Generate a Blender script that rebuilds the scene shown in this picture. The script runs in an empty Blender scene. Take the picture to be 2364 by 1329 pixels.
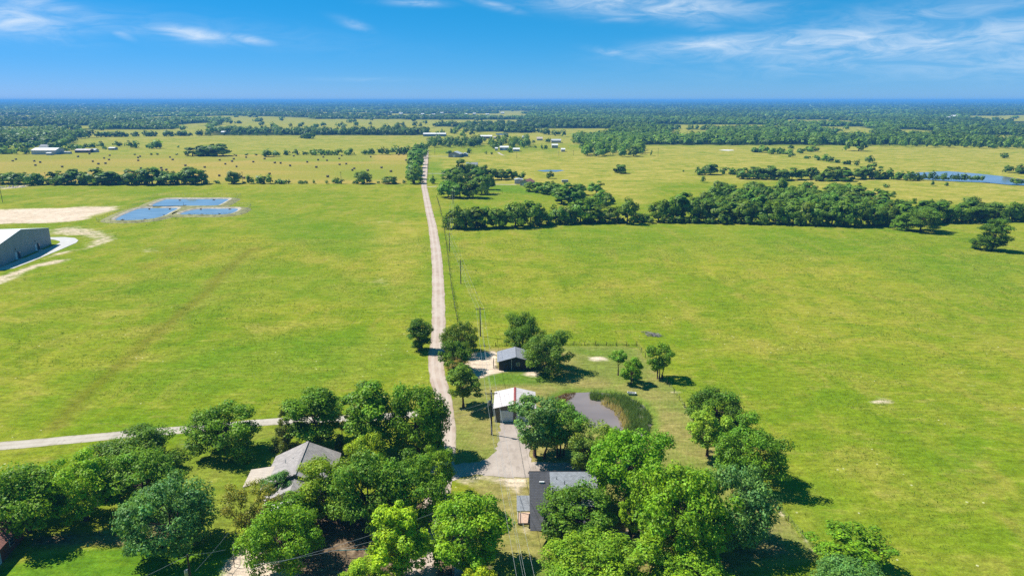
import bpy, math, random
import numpy as np
from mathutils import Vector, Matrix
R = math.radians
sc = bpy.context.scene
col = sc.collection

# ---------------------------------------------------------------- camera
CAM_H, F, CX, CY = 65.0, 1576.0, 1182.0, 664.5      # metres; focal length and centre in photo pixels
PITCH = math.atan((CY - 231.5) / F)
cd = bpy.data.cameras.new('camera'); cam = bpy.data.objects.new('camera', cd); col.objects.link(cam)
cd.sensor_width = 36.0; cd.lens = F / 2364.0 * 36.0
cd.clip_start = 0.5; cd.clip_end = 120000.0
cam.location = (0, 0, CAM_H); cam.rotation_euler = (R(90) - PITCH, 0, 0)
sc.camera = cam

# ---------------------------------------------------------------- light
SUN_EL, SUN_TO = R(53), math.atan2(-0.34, 0.94)     # shadows fall towards +x and a little towards the viewer
SUN_AZ = SUN_TO + math.pi                            # direction the light comes from (from +x, counter-clockwise)
sd = Vector((math.cos(SUN_AZ) * math.cos(SUN_EL), math.sin(SUN_AZ) * math.cos(SUN_EL), math.sin(SUN_EL)))
sl = bpy.data.lights.new('sun', 'SUN'); sl.energy = 4.3; sl.angle = R(0.53); sl.color = (1.0, 0.955, 0.88)
so = bpy.data.objects.new('sun', sl); col.objects.link(so); so.rotation_euler = (-sd).to_track_quat('-Z', 'Y').to_euler()
so.location = (0, 0, 400)
sc.view_settings.view_transform = 'Standard'; sc.view_settings.look = 'None'
sc.view_settings.exposure = 1.02; sc.view_settings.gamma = 1.0; sc.view_settings.use_curve_mapping = False

def N(nt, t, **k):
    n = nt.nodes.new(t)
    for a, v in k.items():
        if a.startswith('i_'):
            key = a[2:]
            key = int(key) if key.isdigit() else key.replace('_', ' ')
            if hasattr(v, 'is_linked') or hasattr(v, 'links'): nt.links.new(v, n.inputs[key])
            else: n.inputs[key].default_value = v
        else: setattr(n, a, v)
    return n
def M_(nt, op, a, b=None, c=None, clamp=False):
    n = nt.nodes.new('ShaderNodeMath'); n.operation = op; n.use_clamp = clamp
    for i, v in enumerate((a, b, c)):
        if v is None: continue
        if isinstance(v, (int, float)): n.inputs[i].default_value = v
        else: nt.links.new(v, n.inputs[i])
    return n.outputs[0]
def mixc(nt, f, a, b, blend='MIX'):
    n = nt.nodes.new('ShaderNodeMix'); n.data_type = 'RGBA'; n.blend_type = blend
    for i, v in ((0, f), (6, a), (7, b)):
        if isinstance(v, (int, float)): n.inputs[i].default_value = v
        elif isinstance(v, tuple): n.inputs[i].default_value = v if len(v) == 4 else (*v, 1)
        else: nt.links.new(v, n.inputs[i])
    return n.outputs[2]
def ss(nt, v, lo, hi):
    n = nt.nodes.new('ShaderNodeMapRange'); n.interpolation_type = 'SMOOTHSTEP'
    nt.links.new(v, n.inputs[0]); n.inputs[1].default_value = lo; n.inputs[2].default_value = hi
    return n.outputs[0]

SKY_TINT = (.46, 2.2, 2.05)     # the photograph's own colour balance of the sky
ALB = .72          # overall reflectance of built and ground colours
w = bpy.data.worlds.new('World'); sc.world = w; w.use_nodes = True
nt = w.node_tree; nt.nodes.clear()
sky = N(nt, 'ShaderNodeTexSky', sky_type='NISHITA', sun_disc=False, sun_elevation=SUN_EL,
        sun_rotation=math.atan2(sd.x, sd.y), altitude=3000, air_density=1.0, dust_density=0.0, ozone_density=10.0)
hsv = N(nt, 'ShaderNodeHueSaturation', i_Saturation=1.2, i_Value=1.0, i_Color=sky.outputs[0])
sp3 = N(nt, 'ShaderNodeSeparateColor', i_0=hsv.outputs[0])
hazy = N(nt, 'ShaderNodeCombineColor', i_0=M_(nt, 'MULTIPLY', M_(nt, 'POWER', sp3.outputs[0], 1.15), SKY_TINT[0]), i_1=M_(nt, 'MULTIPLY', M_(nt, 'POWER', sp3.outputs[1], .45), SKY_TINT[1]), i_2=M_(nt, 'MULTIPLY', M_(nt, 'POWER', sp3.outputs[2], .7), SKY_TINT[2])).outputs[0]
tc = N(nt, 'ShaderNodeTexCoord')
sx = N(nt, 'ShaderNodeSeparateXYZ', i_0=tc.outputs['Generated'])
az = M_(nt, 'ARCTAN2', sx.outputs[0], sx.outputs[1]); el = M_(nt, 'ARCSINE', sx.outputs[2])
cv = N(nt, 'ShaderNodeCombineXYZ', i_0=az, i_1=el)
def azel(px, py):
    d = Vector(((px - CX) / F, (CY - py) / F, -1)); d.rotate(cam.rotation_euler); d.normalize()
    return math.atan2(d.x, d.y), math.asin(d.z)
# high thin cirrus: soft streaks at their places in the sky, broken up by stretched wisp noise
clouds = [(440, 78, 75, 14, 8, 1.0), (575, 91, 45, 9, 8, .8), (20, 45, 110, 30, 6, .8), (90, 12, 150, 16, 10, .5), (200, 50, 170, 14, 8, .3),
          (812, 56, 35, 9, 15, .55), (1500, 12, 240, 26, 4, .95), (1610, 32, 60, 26, 20, .5), (1440, 46, 50, 7, 0, .5), (285, 82, 22, 8, 20, .4),
          (1640, 104, 170, 17, -4, .85), (1880, 96, 260, 26, -4, .9), (2150, 100, 330, 36, -5, .75), (1460, 130, 75, 9, 9, .65),
          (2300, 130, 300, 40, 0, .5), (1980, 60, 380, 40, -8, .28), (2250, 15, 260, 30, -8, .35), (960, 8, 70, 7, 0, .5), (1140, 12, 60, 9, 12, .5),
          (840, 184, 120, 5, 0, .12), (330, 55, 420, 30, 4, .15)]
wv = N(nt, 'ShaderNodeMapping', i_Scale=(14, 60, 1), i_Vector=cv.outputs[0], i_Rotation=(0, 0, R(6)))
wn = N(nt, 'ShaderNodeTexNoise', i_Vector=wv.outputs[0], i_Scale=1.0, i_Detail=7.0, i_Roughness=.62, i_Distortion=1.2)
tot = None
for (px, py, wx, wy, rot, s) in clouds:
    a0, e0 = azel(px, py)
    mp = N(nt, 'ShaderNodeMapping', vector_type='TEXTURE', i_Location=(a0, e0, 0), i_Rotation=(0, 0, -R(rot)),
           i_Scale=(wx / F * .9, wy / F * .9, 1), i_Vector=cv.outputs[0])
    ln = N(nt, 'ShaderNodeVectorMath', operation='LENGTH', i_0=mp.outputs[0]).outputs['Value']
    g = M_(nt, 'MULTIPLY', M_(nt, 'POWER', 2.718, M_(nt, 'MULTIPLY', M_(nt, 'MULTIPLY', ln, ln), -1.0)), s)
    tot = g if tot is None else M_(nt, 'MAXIMUM', tot, g)
wisp = ss(nt, wn.outputs[0], .26, .8)
# away from these streaks the same thin cirrus goes on at random
gv = N(nt, 'ShaderNodeMapping', i_Scale=(2.2, 6, 1), i_Location=(3.3, 1.7, 0), i_Vector=cv.outputs[0])
gn = N(nt, 'ShaderNodeTexNoise', i_Vector=gv.outputs[0], i_Scale=1.0, i_Detail=4.0)
gen = M_(nt, 'MULTIPLY', ss(nt, gn.outputs[0], .52, .75), .5)
gen = M_(nt, 'MULTIPLY', gen, ss(nt, el, .16, .3))
tot = M_(nt, 'MAXIMUM', tot, gen)
cl = M_(nt, 'MULTIPLY', tot, M_(nt, 'ADD', M_(nt, 'MULTIPLY', wisp, .85), .15), clamp=True)
CLOUD = (7.8, 8.9, 10.0)
skc = mixc(nt, cl, hazy, CLOUD)
bg = N(nt, 'ShaderNodeBackground', i_Color=skc, i_Strength=.05)
N(nt, 'ShaderNodeOutputWorld', i_Surface=bg.outputs[0])

w.cycles.sampling_method = 'NONE'      # a smooth sky needs no light map
sc.cycles.max_bounces = 5; sc.cycles.diffuse_bounces = 2; sc.cycles.glossy_bounces = 2; sc.cycles.transmission_bounces = 3
sc.cycles.use_denoising = False
sc.cycles.volume_bounces = 0; sc.cycles.transparent_max_bounces = 4
sc.cycles.caustics_reflective = False; sc.cycles.caustics_refractive = False

# ---------------------------------------------------------------- place finding
def th(py): return PITCH + math.atan((py - CY) / F)
def at(px, py, z=0.0):
    d = Vector(((px - CX) / F, (CY - py) / F, -1)); d.rotate(cam.rotation_euler)
    t = (z - CAM_H) / d.z
    return Vector((d.x * t, d.y * t, z))
def mpp(py):                      # metres a photo pixel spans on the ground there
    return CAM_H / math.sin(th(py)) * math.cos(math.atan((py - CY) / F)) / F
def P(pts): return [tuple(at(x, y)[:2]) for x, y in pts]

# ---------------------------------------------------------------- naming and grouping
def tag(o, label=None, cat=None, group=None, kind=None):
    if label: o['label'] = label
    if cat: o['category'] = cat
    if group: o['group'] = group
    if kind: o['kind'] = kind
    return o
def empty(name, label, cat, loc=(0, 0, 0), rz=0, group=None):
    o = bpy.data.objects.new(name, None); col.objects.link(o); o.location = loc; o.rotation_euler = (0, 0, rz)
    o.empty_display_size = .3
    return tag(o, label, cat, group)
def link(name, me, parent=None, loc=None):
    o = bpy.data.objects.new(name, me); col.objects.link(o)
    if parent: o.parent = parent
    if loc is not None: o.location = loc
    return o

class MB:
    def __init__(s): s.v = []; s.f = []; s.m = []
    def face(s, pts, m=0):
        i = len(s.v); s.v += [tuple(p) for p in pts]; s.f.append(tuple(range(i, i + len(pts)))); s.m.append(m)
    def poly(s, vs, fs, m=0):
        i = len(s.v); s.v += [tuple(p) for p in vs]
        for f in fs: s.f.append(tuple(i + k for k in f)); s.m.append(m)
        return s
    def box(s, x0, x1, y0, y1, z0, z1, m=0):
        return s.poly([(x0, y0, z0), (x1, y0, z0), (x1, y1, z0), (x0, y1, z0), (x0, y0, z1), (x1, y0, z1), (x1, y1, z1), (x0, y1, z1)],
               [(0, 3, 2, 1), (4, 5, 6, 7), (0, 1, 5, 4), (1, 2, 6, 5), (2, 3, 7, 6), (3, 0, 4, 7)], m)
    def slab(s, quad, t, m=0):        # a thin plate: four corners, thickness downwards along its normal
        q = [Vector(p) for p in quad]; n = (q[1] - q[0]).cross(q[2] - q[0]).normalized() * t
        return s.poly([*q, *[p - n for p in q]], [(0, 1, 2, 3), (7, 6, 5, 4), (0, 4, 5, 1), (1, 5, 6, 2), (2, 6, 7, 3), (3, 7, 4, 0)], m)
    def tube(s, pts, rads, n=6, m=0, cap=True):
        pts = [Vector(p) for p in pts]; rings = []
        for i, p in enumerate(pts):
            d = (pts[min(i + 1, len(pts) - 1)] - pts[max(i - 1, 0)]).normalized()
            u = d.cross(Vector((0, 0, 1)) if abs(d.z) < .9 else Vector((1, 0, 0))).normalized(); v = d.cross(u)
            r = rads[i] if isinstance(rads, (list, tuple)) else rads
            rings.append([p + (u * math.cos(2 * math.pi * k / n) + v * math.sin(2 * math.pi * k / n)) * r for k in range(n)])
        i0 = len(s.v)
        for r in rings: s.v += [tuple(p) for p in r]
        for i in range(len(pts) - 1):
            for k in range(n):
                a, b = i0 + i * n + k, i0 + i * n + (k + 1) % n
                s.f.append((a, b, b + n, a + n)); s.m.append(m)
        if cap:
            s.f.append(tuple(i0 + k for k in range(n))); s.m.append(m)
            s.f.append(tuple(i0 + (len(pts) - 1) * n + k for k in reversed(range(n)))); s.m.append(m)
        return s
    def mesh(s, name, mats, smooth=False):
        me = bpy.data.meshes.new(name); me.from_pydata(s.v, [], s.f)
        for m in (mats if isinstance(mats, (list, tuple)) else [mats]): me.materials.append(m)
        me.polygons.foreach_set('material_index', s.m)
        if smooth: me.polygons.foreach_set('use_smooth', [True] * len(s.f))
        me.update(); return me
    def build(s, name, mats, parent=None, loc=None, smooth=False):
        return link(name, s.mesh(name, mats, smooth), parent, loc)

def np_mesh(name, V, Fq, mats, mi=None, attrs=None):
    """V (n,3), Fq (m,k) all faces of k corners"""
    me = bpy.data.meshes.new(name); n, (m, k) = len(V), Fq.shape
    me.vertices.add(n); me.vertices.foreach_set('co', np.ascontiguousarray(V, dtype=np.float32).ravel())
    me.loops.add(m * k); me.loops.foreach_set('vertex_index', np.ascontiguousarray(Fq, dtype=np.int32).ravel())
    me.polygons.add(m); me.polygons.foreach_set('loop_start', np.arange(0, m * k, k, dtype=np.int32))
    try: me.polygons.foreach_set('loop_total', np.full(m, k, dtype=np.int32))
    except Exception: pass
    for mt in mats: me.materials.append(mt)
    if mi is not None: me.polygons.foreach_set('material_index', np.ascontiguousarray(mi, dtype=np.int32))
    for an, (dom, typ, data) in (attrs or {}).items():
        a = me.attributes.new(an, typ, dom)
        a.data.foreach_set('color' if typ == 'FLOAT_COLOR' else 'value', np.ascontiguousarray(data, dtype=np.float32).ravel())
    me.update(calc_edges=True); me.validate()
    return me

# ---------------------------------------------------------------- materials
def mat(name):
    m = bpy.data.materials.new(name); m.use_nodes = True; m.node_tree.nodes.clear(); return m, m.node_tree
def finish(nt, shader, disp=None):
    N(nt, 'ShaderNodeOutputMaterial', i_Surface=shader)
def simple(name, c, rough=.7, metal=0.0, var=.12, scale=2.0, spec=.3, bump=0.0, c2=None, stretch=(1, 1, 1)):
    m, nt = mat(name)
    tcn = N(nt, 'ShaderNodeTexCoord'); mp = N(nt, 'ShaderNodeMapping', i_Vector=tcn.outputs['Object'], i_Scale=stretch)
    nz = N(nt, 'ShaderNodeTexNoise', i_Vector=mp.outputs[0], i_Scale=scale, i_Detail=5.0, i_Roughness=.6)
    c = tuple(x * ALB for x in c); c2 = c2 or tuple(x * (1 - 2.2 * var) for x in c)
    cc = mixc(nt, ss(nt, nz.outputs[0], .3, .7), c2, tuple(min(1, x * (1 + var * .6)) for x in c))
    b = N(nt, 'ShaderNodeBsdfPrincipled', i_Roughness=rough, i_Metallic=metal)
    b.inputs['Specular IOR Level'].default_value = spec
    nt.links.new(cc, b.inputs['Base Color'])
    if bump:
        bp = N(nt, 'ShaderNodeBump', i_Strength=bump, i_Distance=.05, i_Height=nz.outputs[0]); nt.links.new(bp.outputs[0], b.inputs['Normal'])
    finish(nt, b.outputs[0]); return m

FOL = (3.0, 2.5, .95)
def leaf_material():
    m, nt = mat('leaf')
    oi = N(nt, 'ShaderNodeObjectInfo'); v = N(nt, 'ShaderNodeAttribute', attribute_name='v'); h = N(nt, 'ShaderNodeAttribute', attribute_name='h')
    base = mixc(nt, 1.0, oi.outputs['Color'], FOL, 'MULTIPLY')
    warm = mixc(nt, 1.0, base, (1.35, 1.12, .55), 'MULTIPLY'); cool = mixc(nt, 1.0, base, (.72, .92, 1.2), 'MULTIPLY')
    c = mixc(nt, h.outputs['Fac'], cool, warm)
    vv = N(nt, 'ShaderNodeCombineColor', i_0=v.outputs['Fac'], i_1=v.outputs['Fac'], i_2=v.outputs['Fac'])
    c = mixc(nt, 1.0, c, vv.outputs[0], 'MULTIPLY')
    b = N(nt, 'ShaderNodeBsdfPrincipled', i_Roughness=.5); b.inputs['Specular IOR Level'].default_value = .15
    nt.links.new(c, b.inputs['Base Color'])
    t = N(nt, 'ShaderNodeBsdfTranslucent'); nt.links.new(mixc(nt, 1.0, c, (1.45, 1.35, .6), 'MULTIPLY'), t.inputs[0])
    mx = N(nt, 'ShaderNodeMixShader', i_0=.33, i_1=b.outputs[0], i_2=t.outputs[0])
    finish(nt, mx.outputs[0]); return m
LEAF = leaf_material()
BARK = simple('bark', (.15, .085, .065), .9, var=.25, scale=6, bump=.4)
# ---------------------------------------------------------------- ground
def axis(lo, hi, step, mn, mx, g):
    a = list(np.arange(lo, hi + 1e-6, step))
    s, x = step, hi
    while x < mx: s *= g; x = x + s; a.append(x)
    s, x = step, lo; b = []
    while x > mn: s *= g; x = x - s; b.append(x)
    return np.array(b[::-1] + a)
GX = axis(-105, 110, 1.0, -34000, 34000, 1.042)
GY = axis(78, 205, 1.0, -2500, 36000, 1.042)
gx, gy = np.meshgrid(GX, GY)
px_, py_ = gx.ravel(), gy.ravel()
def sdf(poly, X=None, Y=None):           # signed distance to a polygon, positive inside
    X = px_ if X is None else X; Y = py_ if Y is None else Y
    p = np.array(poly, dtype=np.float64); q = np.roll(p, -1, 0)
    d = np.full(X.shape, 1e18); ins = np.zeros(X.shape, bool)
    for (ax, ay), (bx, by) in zip(p, q):
        ex, ey = bx - ax, by - ay
        t = np.clip(((X - ax) * ex + (Y - ay) * ey) / max(ex * ex + ey * ey, 1e-9), 0, 1)
        d = np.minimum(d, (X - ax - t * ex) ** 2 + (Y - ay - t * ey) ** 2)
        c = ((ay > Y) != (by > Y)) & (X < ex * (Y - ay) / (ey if abs(ey) > 1e-9 else 1e-9) + ax)
        ins ^= c
    return np.where(ins, 1, -1) * np.sqrt(d)
def ldist(line):
    p = np.array(line); d = np.full(px_.shape, 1e18)
    for (ax, ay), (bx, by) in zip(p[:-1], p[1:]):
        ex, ey = bx - ax, by - ay
        t = np.clip(((px_ - ax) * ex + (py_ - ay) * ey) / (ex * ex + ey * ey), 0, 1)
        d = np.minimum(d, (px_ - ax - t * ex) ** 2 + (py_ - ay - t * ey) ** 2)
    return np.sqrt(d)
def soft(sdv, w): return np.clip(.5 + sdv / (2 * w), 0, 1)
chan = {k: np.zeros(px_.shape) for k in ('lawn', 'lush', 'dry', 'dirt', 'hay', 'wood', 'mud', 'track')}
def paint(ch, pts, w, amt=1.0, ground=False):
    g = np.array(pts if ground else P(pts)); lo, hi = g.min(0) - w * 1.1, g.max(0) + w * 1.1
    k = np.nonzero((px_ > lo[0]) & (px_ < hi[0]) & (py_ > lo[1]) & (py_ < hi[1]))[0]
    chan[ch][k] = np.maximum(chan[ch][k], soft(sdf(g, px_[k], py_[k]), w) * amt)
def ell(ch, cx, cy, rx, ry, amt=1.0, n=14, w=None):
    pts = [(cx + rx * math.cos(2 * math.pi * k / n), cy + ry * math.sin(2 * math.pi * k / n)) for k in range(n)]
    paint(ch, pts, w or max(.8, rx * mpp(cy) * .5), amt)
def stroke(ch, line, wid, amt, w):
    chan[ch] = np.maximum(chan[ch], soft(wid - ldist(P(line)), w) * amt)

ROAD = [(985, 346, 5.5), (983.5, 362, 5.5), (982, 380, 5.5), (980, 402, 5.2), (978.5, 425, 4.6), (983, 450, 4.4), (990, 485, 4.4), (998, 520, 4.5), (1004, 560, 4.5), (1008.5, 600, 4.5),
        (1011, 650, 4.4), (1012, 700, 4.4), (1012.5, 750, 4.2), (1010, 790, 4.1), (1006.5, 830, 4.1), (1010, 870, 3.9), (1019, 900, 3.8), (1028, 950, 3.8),
        (1030, 1000, 4.0), (1026, 1050, 4.2), (1018, 1100, 4.3), (1008, 1150, 4.3), (998, 1200, 4.4), (985, 1260, 4.6), (970, 1330, 4.8), (955, 1420, 5)]
POND = [(1281, 915), (1300, 906), (1330, 902), (1362, 901), (1395, 903), (1430, 908), (1462, 918), (1486, 932), (1500, 952), (1505, 975), (1496, 998), (1470, 1004), (1440, 995), (1410, 984), (1385, 985), (1350, 975), (1320, 955), (1295, 935)]
RPOND = [(2085, 402), (2120, 396), (2190, 393), (2250, 398), (2310, 404), (2360, 411), (2420, 420), (2420, 428), (2330, 424), (2280, 419), (2200, 416), (2140, 412), (2100, 408)]
YARD = [(1092, 812), (1140, 803), (1300, 799), (1440, 799), (1472, 803), (1500, 840), (1547, 892), (1580, 940), (1612, 990), (1700, 1075), (1790, 1168), (1885, 1276), (1890, 1290), (1700, 1345), (1550, 1345),
        (1400, 1400), (1130, 1400), (1150, 1250), (1100, 1130), (1050, 1106), (1050, 1060), (1046, 990), (1035, 940), (1080, 870)]
paint('lawn', YARD, .35)
paint('lawn', [(405, 1010), (620, 985), (640, 1000), (650, 1075), (600, 1180), (520, 1240), (420, 1240), (300, 1240), (250, 1130), (380, 1080)], .5, .44)
paint('lush', [(405, 1010), (620, 985), (640, 1000), (650, 1075), (600, 1180), (520, 1240), (420, 1240), (380, 1080)], 2, .35)
paint('lush', [(1110, 865), (1135, 858), (1235, 858), (1300, 868), (1240, 888), (1130, 890)], 1.5, .9)
paint('lush', [(1320, 800), (1470, 805), (1500, 842), (1480, 870), (1420, 880), (1330, 868)], 2.5, .55)
paint('lush', [(-80, 1345), (40, 1300), (180, 1268), (300, 1262), (420, 1262), (525, 1245), (532, 1280), (515, 1345), (500, 1400), (-80, 1400)], .5, 1.0)
paint('lush', [(1130, 1310), (1240, 1320), (1300, 1300), (1320, 1400), (1130, 1400)], 1.5, .8)
paint('lush', [(1720, 1320), (1780, 1305), (1870, 1300), (1900, 1345), (1700, 1380)], 1, .5)
# mown ring and tall green margin round the stock pond
chan['lush'] = np.maximum(chan['lush'], np.exp(-((sdf(P(POND)) + .8) / 1.0) ** 2) * .8)
# bare, trodden ground under the trees along the lower edge
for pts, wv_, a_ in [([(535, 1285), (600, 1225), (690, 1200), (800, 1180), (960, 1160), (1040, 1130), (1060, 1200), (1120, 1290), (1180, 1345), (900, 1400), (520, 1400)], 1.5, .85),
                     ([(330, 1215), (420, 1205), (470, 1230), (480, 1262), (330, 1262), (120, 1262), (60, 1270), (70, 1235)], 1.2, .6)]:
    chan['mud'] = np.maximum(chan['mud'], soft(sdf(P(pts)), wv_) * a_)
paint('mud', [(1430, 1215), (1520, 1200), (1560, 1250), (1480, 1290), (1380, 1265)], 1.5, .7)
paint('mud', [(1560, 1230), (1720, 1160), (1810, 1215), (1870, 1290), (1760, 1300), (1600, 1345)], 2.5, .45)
# bare soil and caliche
paint('dirt', [(-200, 485), (10, 484), (70, 483), (180, 478), (262, 478), (280, 480), (255, 487), (205, 500), (185, 511), (95, 514), (-200, 525)], 2.0, 1.0)
paint('dirt', [(115, 530), (165, 521), (225, 530), (262, 545), (268, 552), (232, 560), (222, 572), (190, 578), (215, 552), (190, 545), (150, 543), (118, 541)], 3.0, .62)
paint('dirt', [(-60, 648), (0, 640), (70, 613), (120, 592), (150, 577), (160, 580), (110, 605), (60, 630), (0, 655), (-60, 670)], 1.5, .75)
paint('dirt', [(112, 608), (145, 598), (160, 600), (140, 607), (115, 612)], 1.2, .7)
paint('dirt', [(186, 571), (236, 553), (262, 552), (240, 562), (200, 574)], 1.2, .6)
for e in [(1380, 828, 24, 6, .75), (2035, 927, 26, 8, .6), (2055, 928, 12, 4, .6), (1560, 905, 16, 5, .4), (1690, 1000, 14, 4, .2), (2230, 885, 10, 3, .4), (2250, 890, 12, 3, .4), (2150, 872, 12, 3, .3),
          (890, 512, 34, 6, .25), (930, 515, 20, 5, .25), (880, 650, 26, 10, .28), (345, 578, 22, 5, .45), (310, 588, 8, 3, .45), (1120, 862, 26, 8, .6), (1228, 862, 22, 9, .65)]:
    ell('dirt', e[0], e[1], e[2], e[3], e[4])
paint('dirt', [(1085, 815), (1145, 810), (1146, 850), (1172, 858), (1140, 862), (1112, 872), (1080, 880), (1070, 850)], .8, 1.0)
paint('dirt', [(1052, 1106), (1100, 1096), (1215, 1100), (1218, 1120), (1200, 1150), (1180, 1130), (1120, 1105), (1060, 1122)], 1.2, .65)
paint('dirt', [(520, 1300), (575, 1255), (600, 1262), (640, 1290), (700, 1330), (620, 1400), (500, 1400)], 1.2, .9)
paint('dirt', [(0, 432), (60, 428), (64, 432), (20, 438), (0, 440)], 2, .7)
paint('dirt', [(1160, 1085), (1225, 1085), (1225, 1240), (1205, 1225), (1195, 1160)], 1.0, .35)
ell('dirt', 1215, 1215, 14, 18, .5)
# trodden line along the right-hand fence, tyre tracks in the fields
stroke('dirt', [(1545, 888), (1610, 985), (1700, 1075), (1790, 1168), (1885, 1276)], .25, .6, .3)
for ln, wd, a_ in [([(1860, 1070), (1960, 1030), (2040, 1075), (2110, 1120), (2170, 1165), (2230, 1210)], .15, .35), ([(1930, 1075), (1990, 1110), (2050, 1150), (2120, 1195)], .15, .3), ([(1780, 540), (1830, 570), (1890, 610), (1930, 640)], .4, .3),
                   ([(1790, 540), (1845, 570), (1905, 610), (1945, 640)], .4, .3), ([(1640, 520), (1700, 545), (1800, 575), (1900, 590)], .5, .2), ([(1215, 1240), (1225, 1290), (1260, 1340)], .3, .25),
                   ([(2060, 590), (2100, 600), (2150, 640)], .4, .2), ([(1600, 870), (1700, 935), (1790, 1000)], .2, .22)]:
    stroke('dry', ln, wd, a_ * 1.6, .5)
# the swale across the left pasture
stroke('track', [(575, 578), (520, 625), (470, 680), (390, 745), (340, 785), (270, 850), (200, 905), (130, 980)], 1.6, .9, 2.2)
stroke('dry', [(590, 570), (535, 620), (485, 675), (405, 740), (350, 790), (285, 850)], 2.4, .5, 2.0)
for e in [(425, 575, 60, 6, .5), (345, 612, 30, 3, .6), (590, 576, 18, 4, .8), (390, 587, 26, 4, .5)]: ell('track', *e[:4], e[4])
for pts, a_ in [([(520, 775), (680, 745), (760, 740), (640, 765)], .5), ([(150, 755), (330, 690), (420, 670), (250, 740)], .35), ([(860, 500), (960, 505), (980, 600), (900, 640), (840, 560)], .4), ([(0, 735), (100, 720), (80, 740), (0, 760)], .4),
                ([(60, 900), (180, 905), (190, 935), (30, 945)], .45), ([(880, 620), (970, 640), (960, 680), (870, 660)], .5), ([(60, 465), (250, 468), (330, 455), (420, 450), (130, 455)], .45), ([(700, 900), (860, 860), (700, 870)], .3)]:
    paint('dry', pts, 5, a_)
for pts, a_ in [([(430, 800), (700, 765), (960, 770), (985, 850), (700, 905), (430, 920), (300, 900)], .45), ([(240, 660), (560, 590), (960, 660), (980, 720), (700, 690), (420, 740)], .3), ([(560, 470), (900, 540), (820, 600), (600, 545)], .45),
                ([(1480, 930), (1512, 990), (1470, 1040), (1560, 960), (1520, 900)], .0), ([(1560, 895), (1640, 895), (1620, 985)], .7), ([(1200, 530), (1600, 520), (2100, 560), (1900, 600), (1300, 590)], .3), ([(1790, 1110), (1900, 1120), (1980, 1230), (1880, 1270)], .5),
                ([(1990, 610), (2364, 580), (2364, 660), (2200, 690)], .35), ([(950, 900), (1000, 750), (1000, 560), (985, 700), (940, 850)], .5)]:
    if a_: paint('lush', pts, 6, a_)
# pale dry ground in the far pastures, the mown hayfield
paint('dry', [(1130, 430), (1330, 440), (1480, 470), (1500, 420), (1800, 420), (2000, 460), (2364, 480), (2600, 470), (2700, 340), (2000, 338), (1480, 336), (1200, 352), (1000, 356), (1000, 415)], 12, .85)
paint('dry', [(-300, 356), (0, 340), (150, 340), (480, 318), (990, 312), (990, 358), (480, 356)], 12, .7)
paint('dry', [(-600, 310), (300, 296), (480, 276), (1215, 274), (1400, 296), (1500, 330), (980, 312), (480, 318), (-600, 330)], 20, .8)
paint('hay', [(-420, 357), (0, 357), (270, 358), (940, 358), (938, 424), (700, 424), (0, 424), (-420, 426)], 4, 1.0)
paint('lush', [(640, 358), (860, 358), (860, 372), (760, 374), (600, 372)], 5, .75); paint('lush', [(770, 395), (900, 390), (890, 415), (800, 415)], 5, .6)
paint('lush', [(400, 360), (640, 360), (560, 372), (420, 378)], 5, .5); paint('lush', [(0, 375), (420, 376), (380, 396), (0, 396)], 6, .35)
paint('lush', [(1135, 428), (1205, 426), (1215, 440), (1300, 446), (1230, 447), (1130, 442)], 3, .8); paint('lush', [(990, 375), (1022, 372), (1020, 420), (985, 420)], 3, .5)

# open land among the far woods (everything else beyond about a kilometre is wooded)
FIELDS = [P(p) for p in [
    [(-900, 480), (-900, 357), (0, 345), (160, 340), (160, 318), (480, 312), (990, 312), (1010, 301), (1100, 304), (1140, 305), (1240, 308), (1300, 314), (1335, 320), (1345, 345), (1480, 360), (1480, 334), (2000, 336), (2364, 344), (3000, 350), (3400, 480)],
    [(480, 300), (520, 277), (760, 275), (985, 276), (1100, 276), (1216, 277), (1216, 285), (1010, 290), (980, 304), (700, 300)], [(980, 312), (1010, 292), (1060, 294), (1100, 303), (1040, 312)],
    [(1165, 256), (1200, 256.5), (1222, 260), (1220, 270), (1180, 272), (1040, 268), (870, 272), (860, 268), (1000, 263), (1150, 262)], [(330, 270), (400, 268.5), (432, 271), (425, 276), (340, 277)],
    [(-200, 291), (0, 291.5), (90, 292), (225, 290), (228, 296), (120, 300), (60, 306), (0, 302)], [(1225, 297.5), (1330, 296.5), (1420, 298), (1428, 309), (1335, 319), (1230, 312)], [(1530, 309), (1565, 297), (1650, 302), (1625, 318), (1560, 322)],
    [(1944, 263), (2030, 262.5), (2082, 264), (2050, 267), (1950, 267)], [(2215, 268), (2364, 266), (2600, 266), (2600, 278), (2364, 281), (2240, 278)], [(2330, 284), (2500, 280), (2500, 292), (2340, 293)],
    [(390, 290), (470, 283), (500, 285), (480, 298), (400, 300)], [(230, 305), (480, 296), (490, 312), (160, 318)], [(580, 259.5), (700, 258.5), (780, 260.5), (600, 262.5)], [(130, 239.5), (330, 239), (380, 243), (150, 243.5)], [(1100, 246), (1240, 246), (1230, 249), (1100, 249)],
    [(640, 254), (900, 253), (960, 256), (700, 257.5)], [(130, 245.5), (330, 245), (380, 247), (150, 248)], [(1450, 283), (1525, 281.5), (1520, 284.5), (1455, 286)], [(600, 247), (760, 246.5), (720, 248.5)], [(1500, 250), (1640, 249.5), (1600, 252)], [(2050, 252), (2200, 251.5), (2180, 254)], [(380, 257), (520, 256), (540, 259), (400, 260)], [(-100, 268), (60, 267), (90, 270), (-80, 272)], [(250, 281), (330, 279.5), (350, 284), (270, 286)],
    [(1890, 293), (1990, 293), (2040, 302), (2000, 312), (1885, 303)], [(2060, 298), (2170, 302), (2165, 317), (2070, 313)], [(1710, 269), (1830, 268.5), (1800, 272), (1715, 272.5)]]]
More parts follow.
